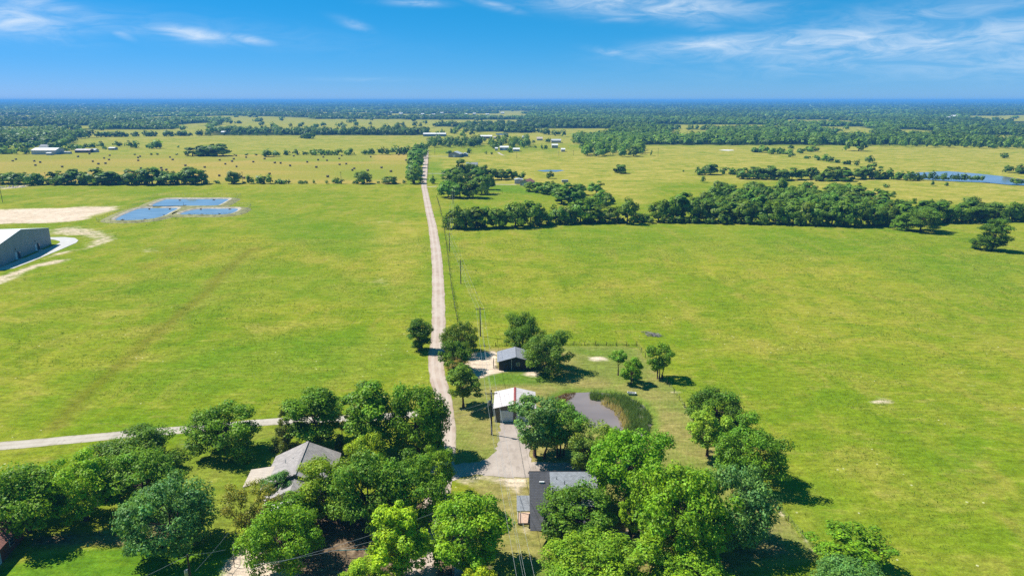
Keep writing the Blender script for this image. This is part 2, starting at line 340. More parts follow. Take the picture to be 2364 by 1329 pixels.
def glade(x, y):
    """irregular hay meadows cut out of the far woods, commoner left of and near the road"""
    f = np.sin(x / 330 + 1.7 * np.sin(y / 520)) * np.sin(y / 300 + 1.3 * np.sin(x / 450 + .5)) + .35 * np.sin(x / 130 + y / 170)
    return (f > .80 - .32 * np.exp(-((x + 250) / 1100) ** 2)) & (x < 900 + (y - 1000) * .15)
infield = np.zeros(px_.shape, bool)
for fp in FIELDS: infield |= sdf(fp) > 0
dist = np.hypot(px_, py_)
infield |= (py_ > 1080) & glade(px_, py_)
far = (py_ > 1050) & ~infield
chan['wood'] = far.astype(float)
chan['dry'] = np.maximum(chan['dry'], ((py_ > 1050) & infield) * .75)
for l_, n_ in (((1030, 524), (2364, 512)),): pass
gz = np.zeros(px_.shape)
sp = sdf(P(POND)); gz = np.where(sp > -2.5, -1.0 * np.clip((sp + 2.5) / 5.0, 0, 1), gz)
sp2 = sdf(P(RPOND)); gz = np.where(sp2 > -14, -2.0 * np.clip((sp2 + 14) / 22.0, 0, 1), gz)
ny, nx = gx.shape
idx = np.arange(ny * nx).reshape(ny, nx)
Fq = np.stack([idx[:-1, :-1], idx[:-1, 1:], idx[1:, 1:], idx[1:, :-1]], -1).reshape(-1, 4)

def grass_material():
    m, nt = mat('pasture')
    g = N(nt, 'ShaderNodeNewGeometry'); pos = g.outputs['Position']
    A = N(nt, 'ShaderNodeAttribute', attribute_name='mA'); B = N(nt, 'ShaderNodeAttribute', attribute_name='mB')
    sa = N(nt, 'ShaderNodeSeparateColor', i_0=A.outputs['Color']); sb = N(nt, 'ShaderNodeSeparateColor', i_0=B.outputs['Color'])
    def nz(scale, det=4, rough=.6, st=(1, 1, 1), dist=0.0):
        mp = N(nt, 'ShaderNodeMapping', i_Vector=pos, i_Scale=tuple(scale * s for s in st))
        return N(nt, 'ShaderNodeTexNoise', i_Vector=mp.outputs[0], i_Scale=1.0, i_Detail=float(det), i_Roughness=rough, i_Distortion=dist).outputs[0]
    n90 = nz(1 / 70, 4, .6, (1, .8, 1), .6); n25 = nz(1 / 17, 5, .62, (.8, 1.2, 1), .8); n6 = nz(1 / 4.5, 5, .65, (.55, 1.2, 1)); n1 = nz(1 / .9, 4, .7); n03 = nz(1 / .28, 3, .7); n04s = nz(1 / 1.7, 4, .7, (.5, 1.3, 1))
    # base pasture
    nd = N(nt, 'ShaderNodeMapping', i_Vector=pos, i_Rotation=(0, 0, R(-38)), i_Scale=(1 / 9, 1 / 38, 1))
    nd = N(nt, 'ShaderNodeTexNoise', i_Vector=nd.outputs[0], i_Scale=1.0, i_Detail=5.0, i_Roughness=.6, i_Distortion=.7).outputs[0]
    c = mixc(nt, ss(nt, n90, .36, .64), (.140, .205, .017), (.215, .238, .034))
    c = mixc(nt, M_(nt, 'MULTIPLY', ss(nt, nd, .5, .7), .5), c, (.27, .235, .07))
    c = mixc(nt, M_(nt, 'MULTIPLY', ss(nt, nd, .47, .3), .6), c, (.105, .165, .014))
    c = mixc(nt, M_(nt, 'MULTIPLY', ss(nt, n25, .46, .7), .42), c, (.26, .245, .07))
    c = mixc(nt, M_(nt, 'MULTIPLY', ss(nt, n25, .56, .28), .55), c, (.088, .178, .012))
    c = mixc(nt, M_(nt, 'MULTIPLY', ss(nt, n6, .52, .74), .55), c, (.29, .265, .095))
    c = mixc(nt, M_(nt, 'MULTIPLY', ss(nt, n6, .46, .28), .6), c, (.075, .135, .014))
    def mask(s, k=.55, hard=.22, n=None):
        v = M_(nt, 'ADD', s, M_(nt, 'MULTIPLY', M_(nt, 'SUBTRACT', n or n6, .5), k))
        v = ss(nt, v, .5 - hard, .5 + hard)
        return v
    lawn, lush, dry, dirt = sa.outputs[0], sa.outputs[1], sa.outputs[2], A.outputs['Alpha']
    hay, wood, mud, track = sb.outputs[0], sb.outputs[1], sb.outputs[2], B.outputs['Alpha']
    dryc = mixc(nt, ss(nt, n25, .35, .65), (.27, .255, .07), (.345, .30, .105))
    c = mixc(nt, M_(nt, 'MULTIPLY', dry, ss(nt, M_(nt, 'ADD', n6, n25), .6, 1.25)), c, dryc)
    # mown yard: paler, browner, with faint mower passes
    mw = N(nt, 'ShaderNodeTexWave', wave_type='BANDS', bands_direction='X', i_Scale=.42, i_Distortion=5.0, i_Detail=2.0, i_Detail_Scale=.25)
    mpw = N(nt, 'ShaderNodeMapping', i_Vector=pos, i_Rotation=(0, 0, R(14))); nt.links.new(mpw.outputs[0], mw.inputs[0])
    lc = mixc(nt, ss(nt, n25, .34, .62), (.165, .21, .042), (.238, .222, .074))
    lc = mixc(nt, M_(nt, 'MULTIPLY', mw.outputs['Fac'], .16), lc, (.30, .26, .12))
    lc = mixc(nt, M_(nt, 'MULTIPLY', ss(nt, n6, .5, .75), .45), lc, (.14, .185, .035))
    c = mixc(nt, ss(nt, lawn, .35, .65), c, lc)
    lu = mixc(nt, ss(nt, n6, .35, .7), (.065, .165, .014), (.12, .21, .02))
    c = mixc(nt, M_(nt, 'MULTIPLY', lush, ss(nt, n6, .1, .5)), c, lu)
    # hayfield with raked windrow lines
    hw = N(nt, 'ShaderNodeTexWave', wave_type='BANDS', bands_direction='Y', i_Scale=.055, i_Distortion=2.5, i_Detail=2.0, i_Detail_Scale=.5); nt.links.new(pos, hw.inputs[0])
    hn = nz(1 / 120, 4, .6, (.25, 1.0, 1), .5)
    hc = mixc(nt, ss(nt, hn, .38, .6), (.205, .225, .045), (.315, .25, .09))
    hc = mixc(nt, M_(nt, 'MULTIPLY', hw.outputs['Fac'], .35), hc, (.32, .27, .10))
    hc = mixc(nt, M_(nt, 'MULTIPLY', lush, .8), hc, (.145, .215, .03))
    c = mixc(nt, mask(hay, .3), c, hc)
    c = mixc(nt, M_(nt, 'MULTIPLY', track, .8), c, (.125, .125, .022))
    c = mixc(nt, 1.0, c, mixc(nt, lawn, (1.34, 1.28, .84), (1.28, 1.19, 1.1)), 'MULTIPLY')
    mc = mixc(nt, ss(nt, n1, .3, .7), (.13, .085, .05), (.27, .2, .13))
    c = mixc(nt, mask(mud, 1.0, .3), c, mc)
    dc = mixc(nt, ss(nt, n25, .3, .7), (.66, .52, .39), (.80, .66, .52))
    dc = mixc(nt, M_(nt, 'MULTIPLY', ss(nt, n1, .4, .75), .5), dc, (.50, .37, .24))
    c = mixc(nt, M_(nt, 'MULTIPLY', mask(dirt, 1.1, .3, n04s), .95), c, dc)
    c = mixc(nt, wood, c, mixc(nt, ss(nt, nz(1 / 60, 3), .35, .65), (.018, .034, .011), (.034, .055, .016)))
    # fine grass: light blades and dark gaps
    fine = M_(nt, 'ADD', M_(nt, 'MULTIPLY', n1, .5), M_(nt, 'MULTIPLY', n03, .5))
    k = N(nt, 'ShaderNodeMapRange', i_0=fine, i_1=.3, i_2=.7, i_3=.48, i_4=1.52).outputs[0]
    gy_ = N(nt, 'ShaderNodeMapRange', i_0=n04s, i_1=.3, i_2=.7, i_3=.70, i_4=1.28).outputs[0]
    k = M_(nt, 'MULTIPLY', k, gy_)
    c = mixc(nt, 1.0, c, N(nt, 'ShaderNodeCombineColor', i_0=k, i_1=k, i_2=k).outputs[0], 'MULTIPLY')
    c = mixc(nt, 1.0, c, (ALB, ALB, ALB), 'MULTIPLY')
    # scattered pale weed flowers
    vo = N(nt, 'ShaderNodeTexVoronoi', i_Scale=.45); nt.links.new(pos, vo.inputs['Vector'])
    fl = M_(nt, 'MULTIPLY', M_(nt, 'LESS_THAN', vo.outputs['Distance'], .09), M_(nt, 'MULTIPLY', M_(nt, 'GREATER_THAN', n25, .56), M_(nt, 'LESS_THAN', lush, .8)))
    fl = M_(nt, 'MULTIPLY', fl, M_(nt, 'SUBTRACT', 1.0, M_(nt, 'MAXIMUM', lawn, M_(nt, 'MAXIMUM', dirt, M_(nt, 'MAXIMUM', hay, wood)))))
    c = mixc(nt, M_(nt, 'MULTIPLY', fl, .55), c, (.6, .58, .36))
    b = N(nt, 'ShaderNodeBsdfPrincipled', i_Roughness=.9); b.inputs['Specular IOR Level'].default_value = .0
    nt.links.new(c, b.inputs['Base Color'])
    bh = M_(nt, 'ADD', M_(nt, 'MULTIPLY', fine, 1.0), M_(nt, 'MULTIPLY', n6, 1.2))
    bp = N(nt, 'ShaderNodeBump', i_Strength=.6, i_Distance=.35, i_Height=bh); nt.links.new(bp.outputs[0], b.inputs['Normal'])
    finish(nt, b.outputs[0]); return m
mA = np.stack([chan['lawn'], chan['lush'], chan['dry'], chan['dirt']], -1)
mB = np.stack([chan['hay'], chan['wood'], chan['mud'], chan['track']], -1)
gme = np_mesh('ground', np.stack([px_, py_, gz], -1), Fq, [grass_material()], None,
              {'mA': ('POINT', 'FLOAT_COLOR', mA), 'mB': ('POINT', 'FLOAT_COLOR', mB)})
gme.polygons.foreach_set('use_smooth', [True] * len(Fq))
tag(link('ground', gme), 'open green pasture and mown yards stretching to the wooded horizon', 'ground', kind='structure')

# ---------------------------------------------------------------- roads and paved places
def gravel_material(name, c1, c2, rut=None, width=4.2):
    m, nt = mat(name)
    g = N(nt, 'ShaderNodeNewGeometry'); uv = N(nt, 'ShaderNodeAttribute', attribute_name='across')
    def nz(s, st=(1, 1, 1), d=4): 
        mp = N(nt, 'ShaderNodeMapping', i_Vector=g.outputs['Position'], i_Scale=tuple(s * x for x in st))
        return N(nt, 'ShaderNodeTexNoise', i_Vector=mp.outputs[0], i_Scale=1.0, i_Detail=float(d), i_Roughness=.65).outputs[0]
    big, mid, fin = nz(1 / 9), nz(1 / 1.2, (1, .35, 1)), nz(1 / .15)
    c = mixc(nt, ss(nt, big, .35, .65), c1, c2)
    c = mixc(nt, M_(nt, 'MULTIPLY', ss(nt, mid, .48, .7), .5), c, tuple(x * .68 for x in c1))
    if rut:
        a = uv.outputs['Fac']                      # -1..1 across the road: pale wheel ruts, redder loose gravel between
        r1 = M_(nt, 'ABSOLUTE', M_(nt, 'SUBTRACT', M_(nt, 'ABSOLUTE', a), .42))
        c = mixc(nt, M_(nt, 'MULTIPLY', ss(nt, r1, .26, .1), .38), c, rut)
        e = ss(nt, M_(nt, 'ADD', M_(nt, 'ABSOLUTE', a), M_(nt, 'MULTIPLY', M_(nt, 'SUBTRACT', mid, .5), .7)), .84, 1.0)
        c = mixc(nt, M_(nt, 'MULTIPLY', e, .5), c, (.25, .24, .1))
    k = N(nt, 'ShaderNodeMapRange', i_0=fin, i_1=.3, i_2=.7, i_3=.86 * ALB, i_4=1.1 * ALB).outputs[0]
    c = mixc(nt, 1.0, c, N(nt, 'ShaderNodeCombineColor', i_0=k, i_1=k, i_2=k).outputs[0], 'MULTIPLY')
    b = N(nt, 'ShaderNodeBsdfPrincipled', i_Roughness=.92); b.inputs['Specular IOR Level'].default_value = .1
    nt.links.new(c, b.inputs['Base Color'])
    bp = N(nt, 'ShaderNodeBump', i_Strength=.35, i_Distance=.06, i_Height=fin); nt.links.new(bp.outputs[0], b.inputs['Normal'])
    finish(nt, b.outputs[0]); return m
ORDW = 'first second third fourth fifth sixth seventh eighth ninth tenth eleventh twelfth thirteenth fourteenth fifteenth sixteenth seventeenth eighteenth nineteenth'.split()
def ordw(i):
    if i < 19: return ORDW[i]
    t, u = divmod(i + 1, 10); tens = {2: 'twent', 3: 'thirt', 4: 'fort', 5: 'fift'}[t]
    return tens + 'ieth' if u == 0 else tens + 'y-' + ORDW[u - 1]
def smooth_line(pts, step):
    p = np.array(pts, float); out = []
    for i in range(len(p) - 1):
        a, b, c, d = p[max(i - 1, 0)], p[i], p[i + 1], p[min(i + 2, len(p) - 1)]
        n = max(1, int(np.hypot(*(c - b)[:2]) / step))
        for k in range(n):
            t = k / n
            out.append(.5 * ((2 * b) + (-a + c) * t + (2 * a - 5 * b + 4 * c - d) * t * t + (-a + 3 * b - 3 * c + d) * t ** 3))
    out.append(p[-1]); return np.array(out)
def strip(name, line, material, z, label, seed=1, rag=.09):
    """line: photo pixels + width in metres; a ragged-edged ribbon lying on the ground"""
    rng = np.random.default_rng(seed)
    g = [(*at(x, y)[:2], w_) for x, y, w_ in line]
    L = smooth_line(g, .9); n = len(L)
    d = np.gradient(L[:, :2], axis=0); d /= np.linalg.norm(d, axis=1)[:, None] + 1e-9
    nrm = np.stack([d[:, 1], -d[:, 0]], -1)
    U = np.array([-1, -.72, -.42, 0, .42, .72, 1.0]); V = []; A_ = []
    def wob():
        x = rng.normal(0, 1, n); k = np.exp(-np.linspace(-2, 2, 7) ** 2); return np.convolve(x, k / k.sum(), 'same') * rag * 1.4
    wl, wr = wob(), wob()
    for j, u in enumerate(U):
        off = u * L[:, 2] / 2 + (wl if j == 0 else wr if j == 6 else 0)
        crown_ = z + .05 * (1 - u * u)
        V.append(np.column_stack([L[:, 0] + nrm[:, 0] * off, L[:, 1] + nrm[:, 1] * off, np.full(n, crown_)])); A_.append(np.full(n, u))
    V = np.stack(V, 1).reshape(-1, 3); A_ = np.stack(A_, 1).ravel()
    ii = np.arange(n * 7).reshape(n, 7)
    fq = np.stack([ii[:-1, :-1], ii[:-1, 1:], ii[1:, 1:], ii[1:, :-1]], -1).reshape(-1, 4)
    o = link(name, np_mesh(name, V, fq, [material], None, {'across': ('POINT', 'FLOAT', A_)}))
    return tag(o, label, name.split('_')[-1], kind='structure')
def sheet(name, pts, material, z, label=None, rag=.12, seed=2, thick=0.0, ground=False):
    rng = np.random.default_rng(seed); g = np.array(pts if ground else P(pts)); out = []
    for a, b in zip(g, np.roll(g, -1, 0)):
        n = max(1, int(np.hypot(*(b - a)) / .8))
        for k in range(n): out.append(a + (b - a) * k / n + rng.normal(0, rag, 2) * .6)
    mb = MB(); n = len(out)
    area = sum(out[i][0] * out[(i + 1) % n][1] - out[(i + 1) % n][0] * out[i][1] for i in range(n))
    if area < 0: out = out[::-1]
    mb.face([(x, y, z) for x, y in out])
    if thick:
        for i in range(n):
            a, b = out[i], out[(i + 1) % n]; mb.face([(a[0], a[1], z - thick), (b[0], b[1], z - thick), (b[0], b[1], z), (a[0], a[1], z)])
    o = mb.build(name, material)
    if label: tag(o, label, name.split('_')[-1], kind='structure')
    return o
ROADM = gravel_material('road_gravel', (.47, .36, .285), (.56, .46, .38), (.65, .56, .48))
LANEM = gravel_material('lane_gravel', (.46, .40, .32), (.56, .50, .42), (.60, .55, .47))
DRIVEM = gravel_material('drive_gravel', (.40, .335, .285), (.52, .445, .385))
CONC = simple('concrete', (.58, .565, .54), .85, var=.06, scale=.4)
strip('gravel_road', ROAD, ROADM, .03, 'pale gravel road running straight between the pastures to the tree-lined stretch', 3)
strip('gravel_lane', [(-60, 1033, 3.6), (60, 1024, 3.6), (200, 1011, 3.5), (330, 999, 3.4), (440, 990, 3.4), (540, 981, 3.4), (625, 973, 3.4), (720, 969, 3.2), (820, 965, 3.2), (930, 958, 3.2), (1022, 952, 3.4)], LANEM, .02,
      'narrow gravel lane crossing the lower edge of the left pasture', 5)
sheet('gravel_driveway', [(1036, 1072), (1095, 1067), (1128, 1059), (1146, 1044), (1152, 1020), (1154, 976), (1192, 975), (1226, 980), (1224, 1040), (1228, 1066), (1330, 1068), (1345, 1085), (1300, 1098), (1222, 1101), (1160, 1101), (1100, 1094), (1066, 1101), (1038, 1112), (1012, 1100)],
      DRIVEM, .045, 'grey gravel driveway from the road to the white-roofed garage', .34, 7)
strip('farm_driveway', [(981, 431, 2.6), (995, 431, 2.4), (1008, 430, 2.4)], LANEM, .02, 'short pale farm driveway leaving the road beside the tree clump', 6)
strip('farm_driveway', [(982, 401, 3), (1000, 400.5, 3), (1030, 401, 3)], LANEM, .02, 'pale driveway into the grove right of the road', 6)
strip('farm_driveway', [(985, 361, 3.2), (1010, 361, 3.2), (1037, 361.5, 3.2)], LANEM, .02, 'pale driveway to the grey metal barn', 6)
strip('farm_driveway', [(1130, 425, 2.8), (1160, 426, 2.8), (1192, 426, 2.8)], LANEM, .02, 'pale track leading to the red-roofed house', 6)
strip('farm_track', [(1150, 352, 3), (1156, 356, 3), (1163, 359, 3)], LANEM, .02, 'short bare track below the blue-roofed sheds', 6)
sheet('concrete_apron', [(-70, 640), (0, 624), (32, 619.5), (74, 603.5), (137, 577.5), (176, 560.5), (181, 555), (173, 549.5), (148, 547.5), (116, 548), (110, 552), (128, 554), (138, 557), (139, 560), (131, 564), (100, 577), (60, 594.5), (30, 606), (0, 617), (-70, 632)],
      CONC, .10, 'white concrete apron curving round the big metal building', .02, 8, .1)

# ---------------------------------------------------------------- water
def water_material(name, c, rough=.06, bump=.12, scale=.9):
    c = tuple(x * ALB for x in c)
    m, nt = mat(name); g = N(nt, 'ShaderNodeNewGeometry')
    mp = N(nt, 'ShaderNodeMapping', i_Vector=g.outputs['Position'], i_Scale=(scale * .5, scale, 1))
    n = N(nt, 'ShaderNodeTexNoise', i_Vector=mp.outputs[0], i_Scale=1.0, i_Detail=3.0)
    n2 = N(nt, 'ShaderNodeTexNoise', i_Vector=mp.outputs[0], i_Scale=.16, i_Detail=3.0)
    b = N(nt, 'ShaderNodeBsdfPrincipled', i_Roughness=rough, i_IOR=1.33); b.inputs['Specular IOR Level'].default_value = .5
    nt.links.new(mixc(nt, ss(nt, n2.outputs[0], .35, .65), c, tuple(x * .78 for x in c)), b.inputs['Base Color'])
    bp = N(nt, 'ShaderNodeBump', i_Strength=bump, i_Distance=.05, i_Height=n.outputs[0]); nt.links.new(bp.outputs[0], b.inputs['Normal'])
    finish(nt, b.outputs[0]); return m
WMUD = water_material('pond_water', (.26, .22, .21)); WBLUE = water_material('lagoon_water', (.26, .335, .39), .05, .1); WFAR = water_material('far_water', (.2, .24, .29), .1, .1, .3)
def wsheet(name, pts, material, z, label): 
    o = sheet(name, pts, material, z, None, .05); tag(o, label, 'water', kind='structure'); return o
wsheet('pond_water', POND, WMUD, -.42, 'muddy round stock pond with reeds in the yard')
wsheet('pond_water', RPOND, WFAR, -.9, 'long blue pond behind the junipers at the right edge')
wsheet('pond_water', [(1239, 393.5), (1262, 392.4), (1295, 392.6), (1303, 394), (1285, 396.8), (1255, 396.5)], WFAR, .06, 'small shallow blue pond in the pale middle pasture')
wsheet('pond_water', [(1144, 308), (1170, 307.3), (1174, 309), (1172, 312.2), (1146, 312)], WFAR, .06, 'distant pale pond among the farm buildings')
sheet('dry_pond', [(1658, 347), (1672, 345.3), (1692, 346), (1695, 347.5), (1680, 348.6)], simple('caliche', (.72, .68, .6), .9), .06, 'white dried-out pond bed in the far right pasture', .3)
# three lagoons on one raised bank
def berm(pts, z_out, z_in, wout, win, seed):
    """bank ring round a polygon: toe outside, crest, inner lip down to the water"""
    g = np.array(P(pts)); a = sum(g[i][0] * g[(i + 1) % len(g)][1] - g[(i + 1) % len(g)][0] * g[i][1] for i in range(len(g)))
    if a < 0: g = g[::-1]
    L = smooth_line(list(g) + [g[0]], 1.5)[:-1]
    d = np.roll(L, -1, 0) - np.roll(L, 1, 0); d /= np.linalg.norm(d, axis=1)[:, None]; nr = np.stack([d[:, 1], -d[:, 0]], -1)
    rings = [(-.4, z_in - .5), (0, z_in), (win, z_out), (win + wout, z_out), (win + wout + 3.0, .0)]
    n = len(L); V = np.concatenate([np.column_stack([L + nr * o, np.full(n, z)]) for o, z in rings]); fq = []; mi = []
    for r in range(len(rings) - 1):
        for i in range(n):
            j = (i + 1) % n; fq.append((r * n + i, r * n + j, (r + 1) * n + j, (r + 1) * n + i)); mi.append(0 if r < 2 else 1)
    return V, np.array(fq)[:, ::-1], np.array(mi), L
BANK = simple('lagoon_lining', (.52, .46, .36), .9, var=.2, scale=.5); BANKG = simple('bank_grass', (.30, .29, .11), .95, var=.22, scale=.35)
def z6(pts): return [(240 + x / 6.22, 440 + y / 6.22) for x, y in pts]
LAG = [(z6([(700, 226), (870, 140), (960, 127), (1400, 126), (1770, 127), (1740, 165), (1650, 212), (1580, 226), (1100, 228)]), 'rear lagoon of the three, long blue water behind the others'),
       (z6([(165, 425), (240, 375), (350, 325), (480, 275), (580, 257), (800, 255), (1055, 257), (970, 310), (850, 370), (640, 421), (420, 436), (230, 436)]), 'left front lagoon of the three, largest rippled blue water'),
       (z6([(1100, 348), (1250, 290), (1420, 266), (1650, 265), (1915, 266), (1870, 318), (1720, 352), (1420, 354)]), 'right front lagoon of the three, low blue water with pale bank')]
for pts, lb in LAG:
    V, fq, mi, L = berm(pts, .8, .32, 2.6, 1.9, 1)
    tag(link('lagoon_bank', np_mesh('lagoon_bank', V, fq, [BANK, BANKG], mi)), 'low earth bank round the ' + lb.split(',')[0], 'bank', kind='structure')
    o = sheet('lagoon_water', [tuple(p) for p in L], WBLUE, .3, None, 0, ground=True); tag(o, lb, 'water', kind='structure')
# ---------------------------------------------------------------- trees
def tubes_np(mb): return np.array(mb.v), mb.f
def trunk_mesh(rng, H, zb, tips, r0, name, lean=0.0, stems=1):
    mb = MB()
    for s in range(stems):
        ox, oy = (rng.normal(0, .5, 2) if stems > 1 else (0, 0)); top = zb + (H - zb) * .55
        n = 6; lx, ly = rng.normal(0, lean + .25, 2); lx += ox * 1.6; ly += oy * 1.6
        pts = [(ox + lx * (k / n) ** 1.4 + rng.normal(0, .04), oy + ly * (k / n) ** 1.4 + rng.normal(0, .04), top * k / n - (.25 if k == 0 else 0)) for k in range(n + 1)]
        rr = r0 * (1 if stems == 1 else .7)
        mb.tube(pts, [rr * (1.5 if k == 0 else 1.0 - .8 * k / n) for k in range(n + 1)], 7)
        for i in range(s, len(tips), stems):
            t = tips[i]; k = int(rng.integers(3, n)); a = Vector(pts[k]); b = Vector(t); m_ = a.lerp(b, .5) + Vector((0, 0, -.25)) + Vector(rng.normal(0, .15, 3))
            mb.tube([a, m_, b], [rr * .42 * (1 - .08 * k), rr * .22, .03], 5, cap=False)
    return mb.mesh(name, BARK, True)
def leaf_quads(rng, C, Nn, size, asp=.62):
    n = len(C); Nn = Nn / (np.linalg.norm(Nn, axis=1)[:, None] + 1e-9)
    r = rng.normal(size=(n, 3)); t = np.cross(Nn, r); t /= np.linalg.norm(t, axis=1)[:, None] + 1e-9; b = np.cross(Nn, t)
    s = (size * rng.uniform(.65, 1.35, n))[:, None]
    V = np.stack([C - t * s * .5, C + b * s * asp * .5 - Nn * s * .08, C + t * s * .5, C - b * s * asp * .5 - Nn * s * .08], 1).reshape(-1, 3)
    return V, np.arange(4 * n).reshape(n, 4)
def crown_points(rng, R_, H, zb, shape, ncl, nleaf, rel, up=.5, least=12, full=False):
    """leaf centres, normals and per-clump tone; clumps fill the crown's volume unevenly"""
    ph = rng.uniform(0, 6.28, (4, 2)); fr = rng.integers(2, 5, 4); am = rng.uniform(.03, .11, 4)
    C = []; tries = 0
    zc, hz = (H + zb) / 2, (H - zb) / 2
    while len(C) < ncl and tries < ncl * 40:
        tries += 1
        if shape == 'cone':
            t = rng.uniform(0, 1) ** 1.3; a = rng.uniform(0, 6.28); rr = R_ * (1 - t) ** .75 * rng.uniform(.5, .95)
            p = np.array([rr * math.cos(a), rr * math.sin(a), zb + t * (H - zb) * .96]); cr = rel * R_ * (1.15 - .7 * t)
        else:
            d = rng.normal(size=3); d /= np.linalg.norm(d); a = math.atan2(d[1], d[0])
            if shape == 'dome' and d[2] < (-.92 if full else -.6): continue
            lump = 1 + sum(am[i] * math.sin(fr[i] * a + ph[i, 0] + 2 * d[2] * i) for i in range(4))
            rad = rng.uniform(.38, 1.0) ** .55 * (1 - rel * .75) * lump
            vx = 1.0
            if full and d[2] < 0: vx = 1 / math.sqrt(1 - (.75 if full == 2 else .6) * d[2] ** 2)
            if shape == 'vase': vx = .55 + .55 * (d[2] * rad * .5 + .5)
            if shape == 'tall': vx = .92 - .25 * abs(d[2])
            p = np.array([d[0] * R_ * rad * vx, d[1] * R_ * rad * vx, zc + d[2] * hz * rad])
            cr = rel * R_ * rng.uniform(.6, 1.3)
        if len(C) and min(np.linalg.norm(p - q[0]) for q in C) < cr * .55 and rng.random() < .8: continue
        C.append((p, cr, rng.uniform(0, 1), rng.normal(0, 1)))
    tot = sum(c[1] ** 2 for c in C); L = []; Nn = []; v = []; h = []
    for p, cr, hv, bv in C:
        n = max(least, int(nleaf * cr * cr / tot)); d = rng.normal(size=(n, 3)); d /= np.linalg.norm(d, axis=1)[:, None]
        d[:, 2] = np.where(d[:, 2] < -.2, d[:, 2] * .6, d[:, 2])
        rad = cr * (rng.uniform(.25, 1.0, n) ** .5) * (1 + .25 * np.sin(4 * d[:, 0] + 9 * hv) * np.cos(3 * d[:, 1]))
        L.append(p + d * rad[:, None] * np.array([1, 1, .78])); Nn.append(d * 1.0 + rng.normal(0, .42, (n, 3)) + np.array([0, 0, up]))
        v.append(np.clip(1 + .13 * bv + rng.normal(0, .2, n), .45, 1.7)); h.append(np.clip(.45 + .4 * (hv - .5) + rng.normal(0, .2, n), 0, 1))
    L = np.concatenate(L); Nn = np.concatenate(Nn)
    if full == 2:                  # seen from afar the outer leaves face outwards, so each crown reads as round
        o = (L - np.array([0, 0, zc - hz * .1])) / np.array([R_, R_, hz]); Nn = o * 1.5 + Nn * .45
    return L, Nn, np.concatenate(v), np.concatenate(h), [c[0] for c in C]
SPEC = {  # shape, radius, height, crown base, clumps, leaves, clump size, leaf size, trunk, stems
    'oak': ('dome', 6.0, 11.0, -.2, 74, 16500, .25, .36, .34, 1), 'broad': ('dome', 6.5, 10.5, -.4, 86, 17500, .22, .35, .32, 2),
    'big': ('round', 7.5, 14.0, .8, 110, 23000, .2, .40, .42, 1), 'pecan': ('round', 6.0, 13.0, .2, 86, 18000, .23, .38, .36, 1), 'open': ('vase', 5.5, 11.5, 1.5, 52, 9500, .22, .38, .28, 3),
    'round': ('round', 4.0, 8.0, -.4, 50, 9500, .26, .34, .2, 1), 'tall': ('tall', 4.2, 12.5, -.4, 68, 14000, .26, .33, .26, 1),
    'juniper': ('cone', 3.0, 9.0, .5, 75, 9000, .26, .26, .2, 1), 'cypress': ('tall', 3.6, 11.0, 1.4, 70, 8500, .20, .30, .22, 1),
    'feather': ('vase', 5.0, 9.5, .8, 70, 7500, .17, .26, .2, 3), 'slender': ('round', 2.4, 6.6, 2.9, 20, 2600, .28, .34, .16, 1),
    'sparse': ('vase', 3.0, 8.0, 2.2, 22, 1500, .2, .34, .13, 1)}
VAR = {}
def make_variant(kind, seed):
    sh, R_, H, zb, nc, nl, rel, ls, tr, st = SPEC[kind]; rng = np.random.default_rng(seed)
    L, Nn, v, h, cc = crown_points(rng, R_, H, zb, sh, nc, nl, rel, .4, 12, 1 if kind in ('oak', 'broad', 'round', 'tall', 'pecan', 'big') else 0)
    V, fq = leaf_quads(rng, L, Nn, ls)
    # normalise to the nominal spread so that placements can be scaled from what the photo shows
    ext = np.percentile(np.hypot(L[:, 0], L[:, 1]), 98); top = np.percentile(L[:, 2], 99.7)
    cm = np_mesh('crown_' + kind, V, fq, [LEAF], None, {'v': ('FACE', 'FLOAT', v), 'h': ('FACE', 'FLOAT', h)})
    tips = [cc[i] for i in rng.permutation(len(cc))[:14]]
    if sh == 'cone': tips = [c_ for c_ in tips if c_[2] > 2][:5]
    tm = trunk_mesh(rng, H, zb, tips, tr, 'trunk_' + kind, stems=st)
    return tm, cm, ext, top
def near_mesh(kind, k):
    if (kind, k) not in VAR: VAR[(kind, k)] = make_variant(kind, 100 + sum(map(ord, kind)) * 7 + k * 31)
    return VAR[(kind, k)]
DARK, MID, BRIGHT, YEL, BLUE, OLIVE, JUN, PALE = (.034, .078, .016), (.047, .106, .018), (.078, .158, .018), (.17, .225, .018), (.042, .105, .07), (.08, .098, .034), (.036, .066, .026), (.07, .125, .045)
tree_rng = random.Random(5)
def size_from_photo(px, py, wpx, top):
    p = at(px, py); Rm = wpx * mpp(py) / 2 * 1.06; H = CAM_H - (p.y + .25 * Rm) * math.tan(th(top))
    return p, Rm, H
def near_tree(px, py, wpx, top, kind, k, colr, label, name=None, group=None, jit=.0, H=None):
    p, Rm, h_ = size_from_photo(px, py, wpx, top); H = H or h_
    tm, cm, ext, tp = near_mesh(kind, k)
    nm = name or {'oak': 'oak_tree', 'juniper': 'juniper_tree', 'cypress': 'cypress_tree'}.get(kind, 'broadleaf_tree')
    e = empty(nm, label, 'tree', p, tree_rng.uniform(0, 6.28), group or 'trees round the houses')
    sxy, sz = Rm / ext, H / tp
    for nme, me in (('trunk', tm), ('crown', cm)):
        o = link(nme, me, e); o.scale = (sxy, sxy, sz)
        if nme == 'crown': o.color = (*colr, 1)
        else: o.scale = (sz * .5 + sxy * .5,) * 2 + (sz,)
    return e
T = near_tree
T(70, 1225, 200, 1062, 'oak', 0, MID, 'large green tree cut by the left edge of the photo above the brick corner')
T(200, 1200, 150, 1038, 'pecan', 0, BRIGHT, 'bright green tree second from the left edge, beside the scrap pile')
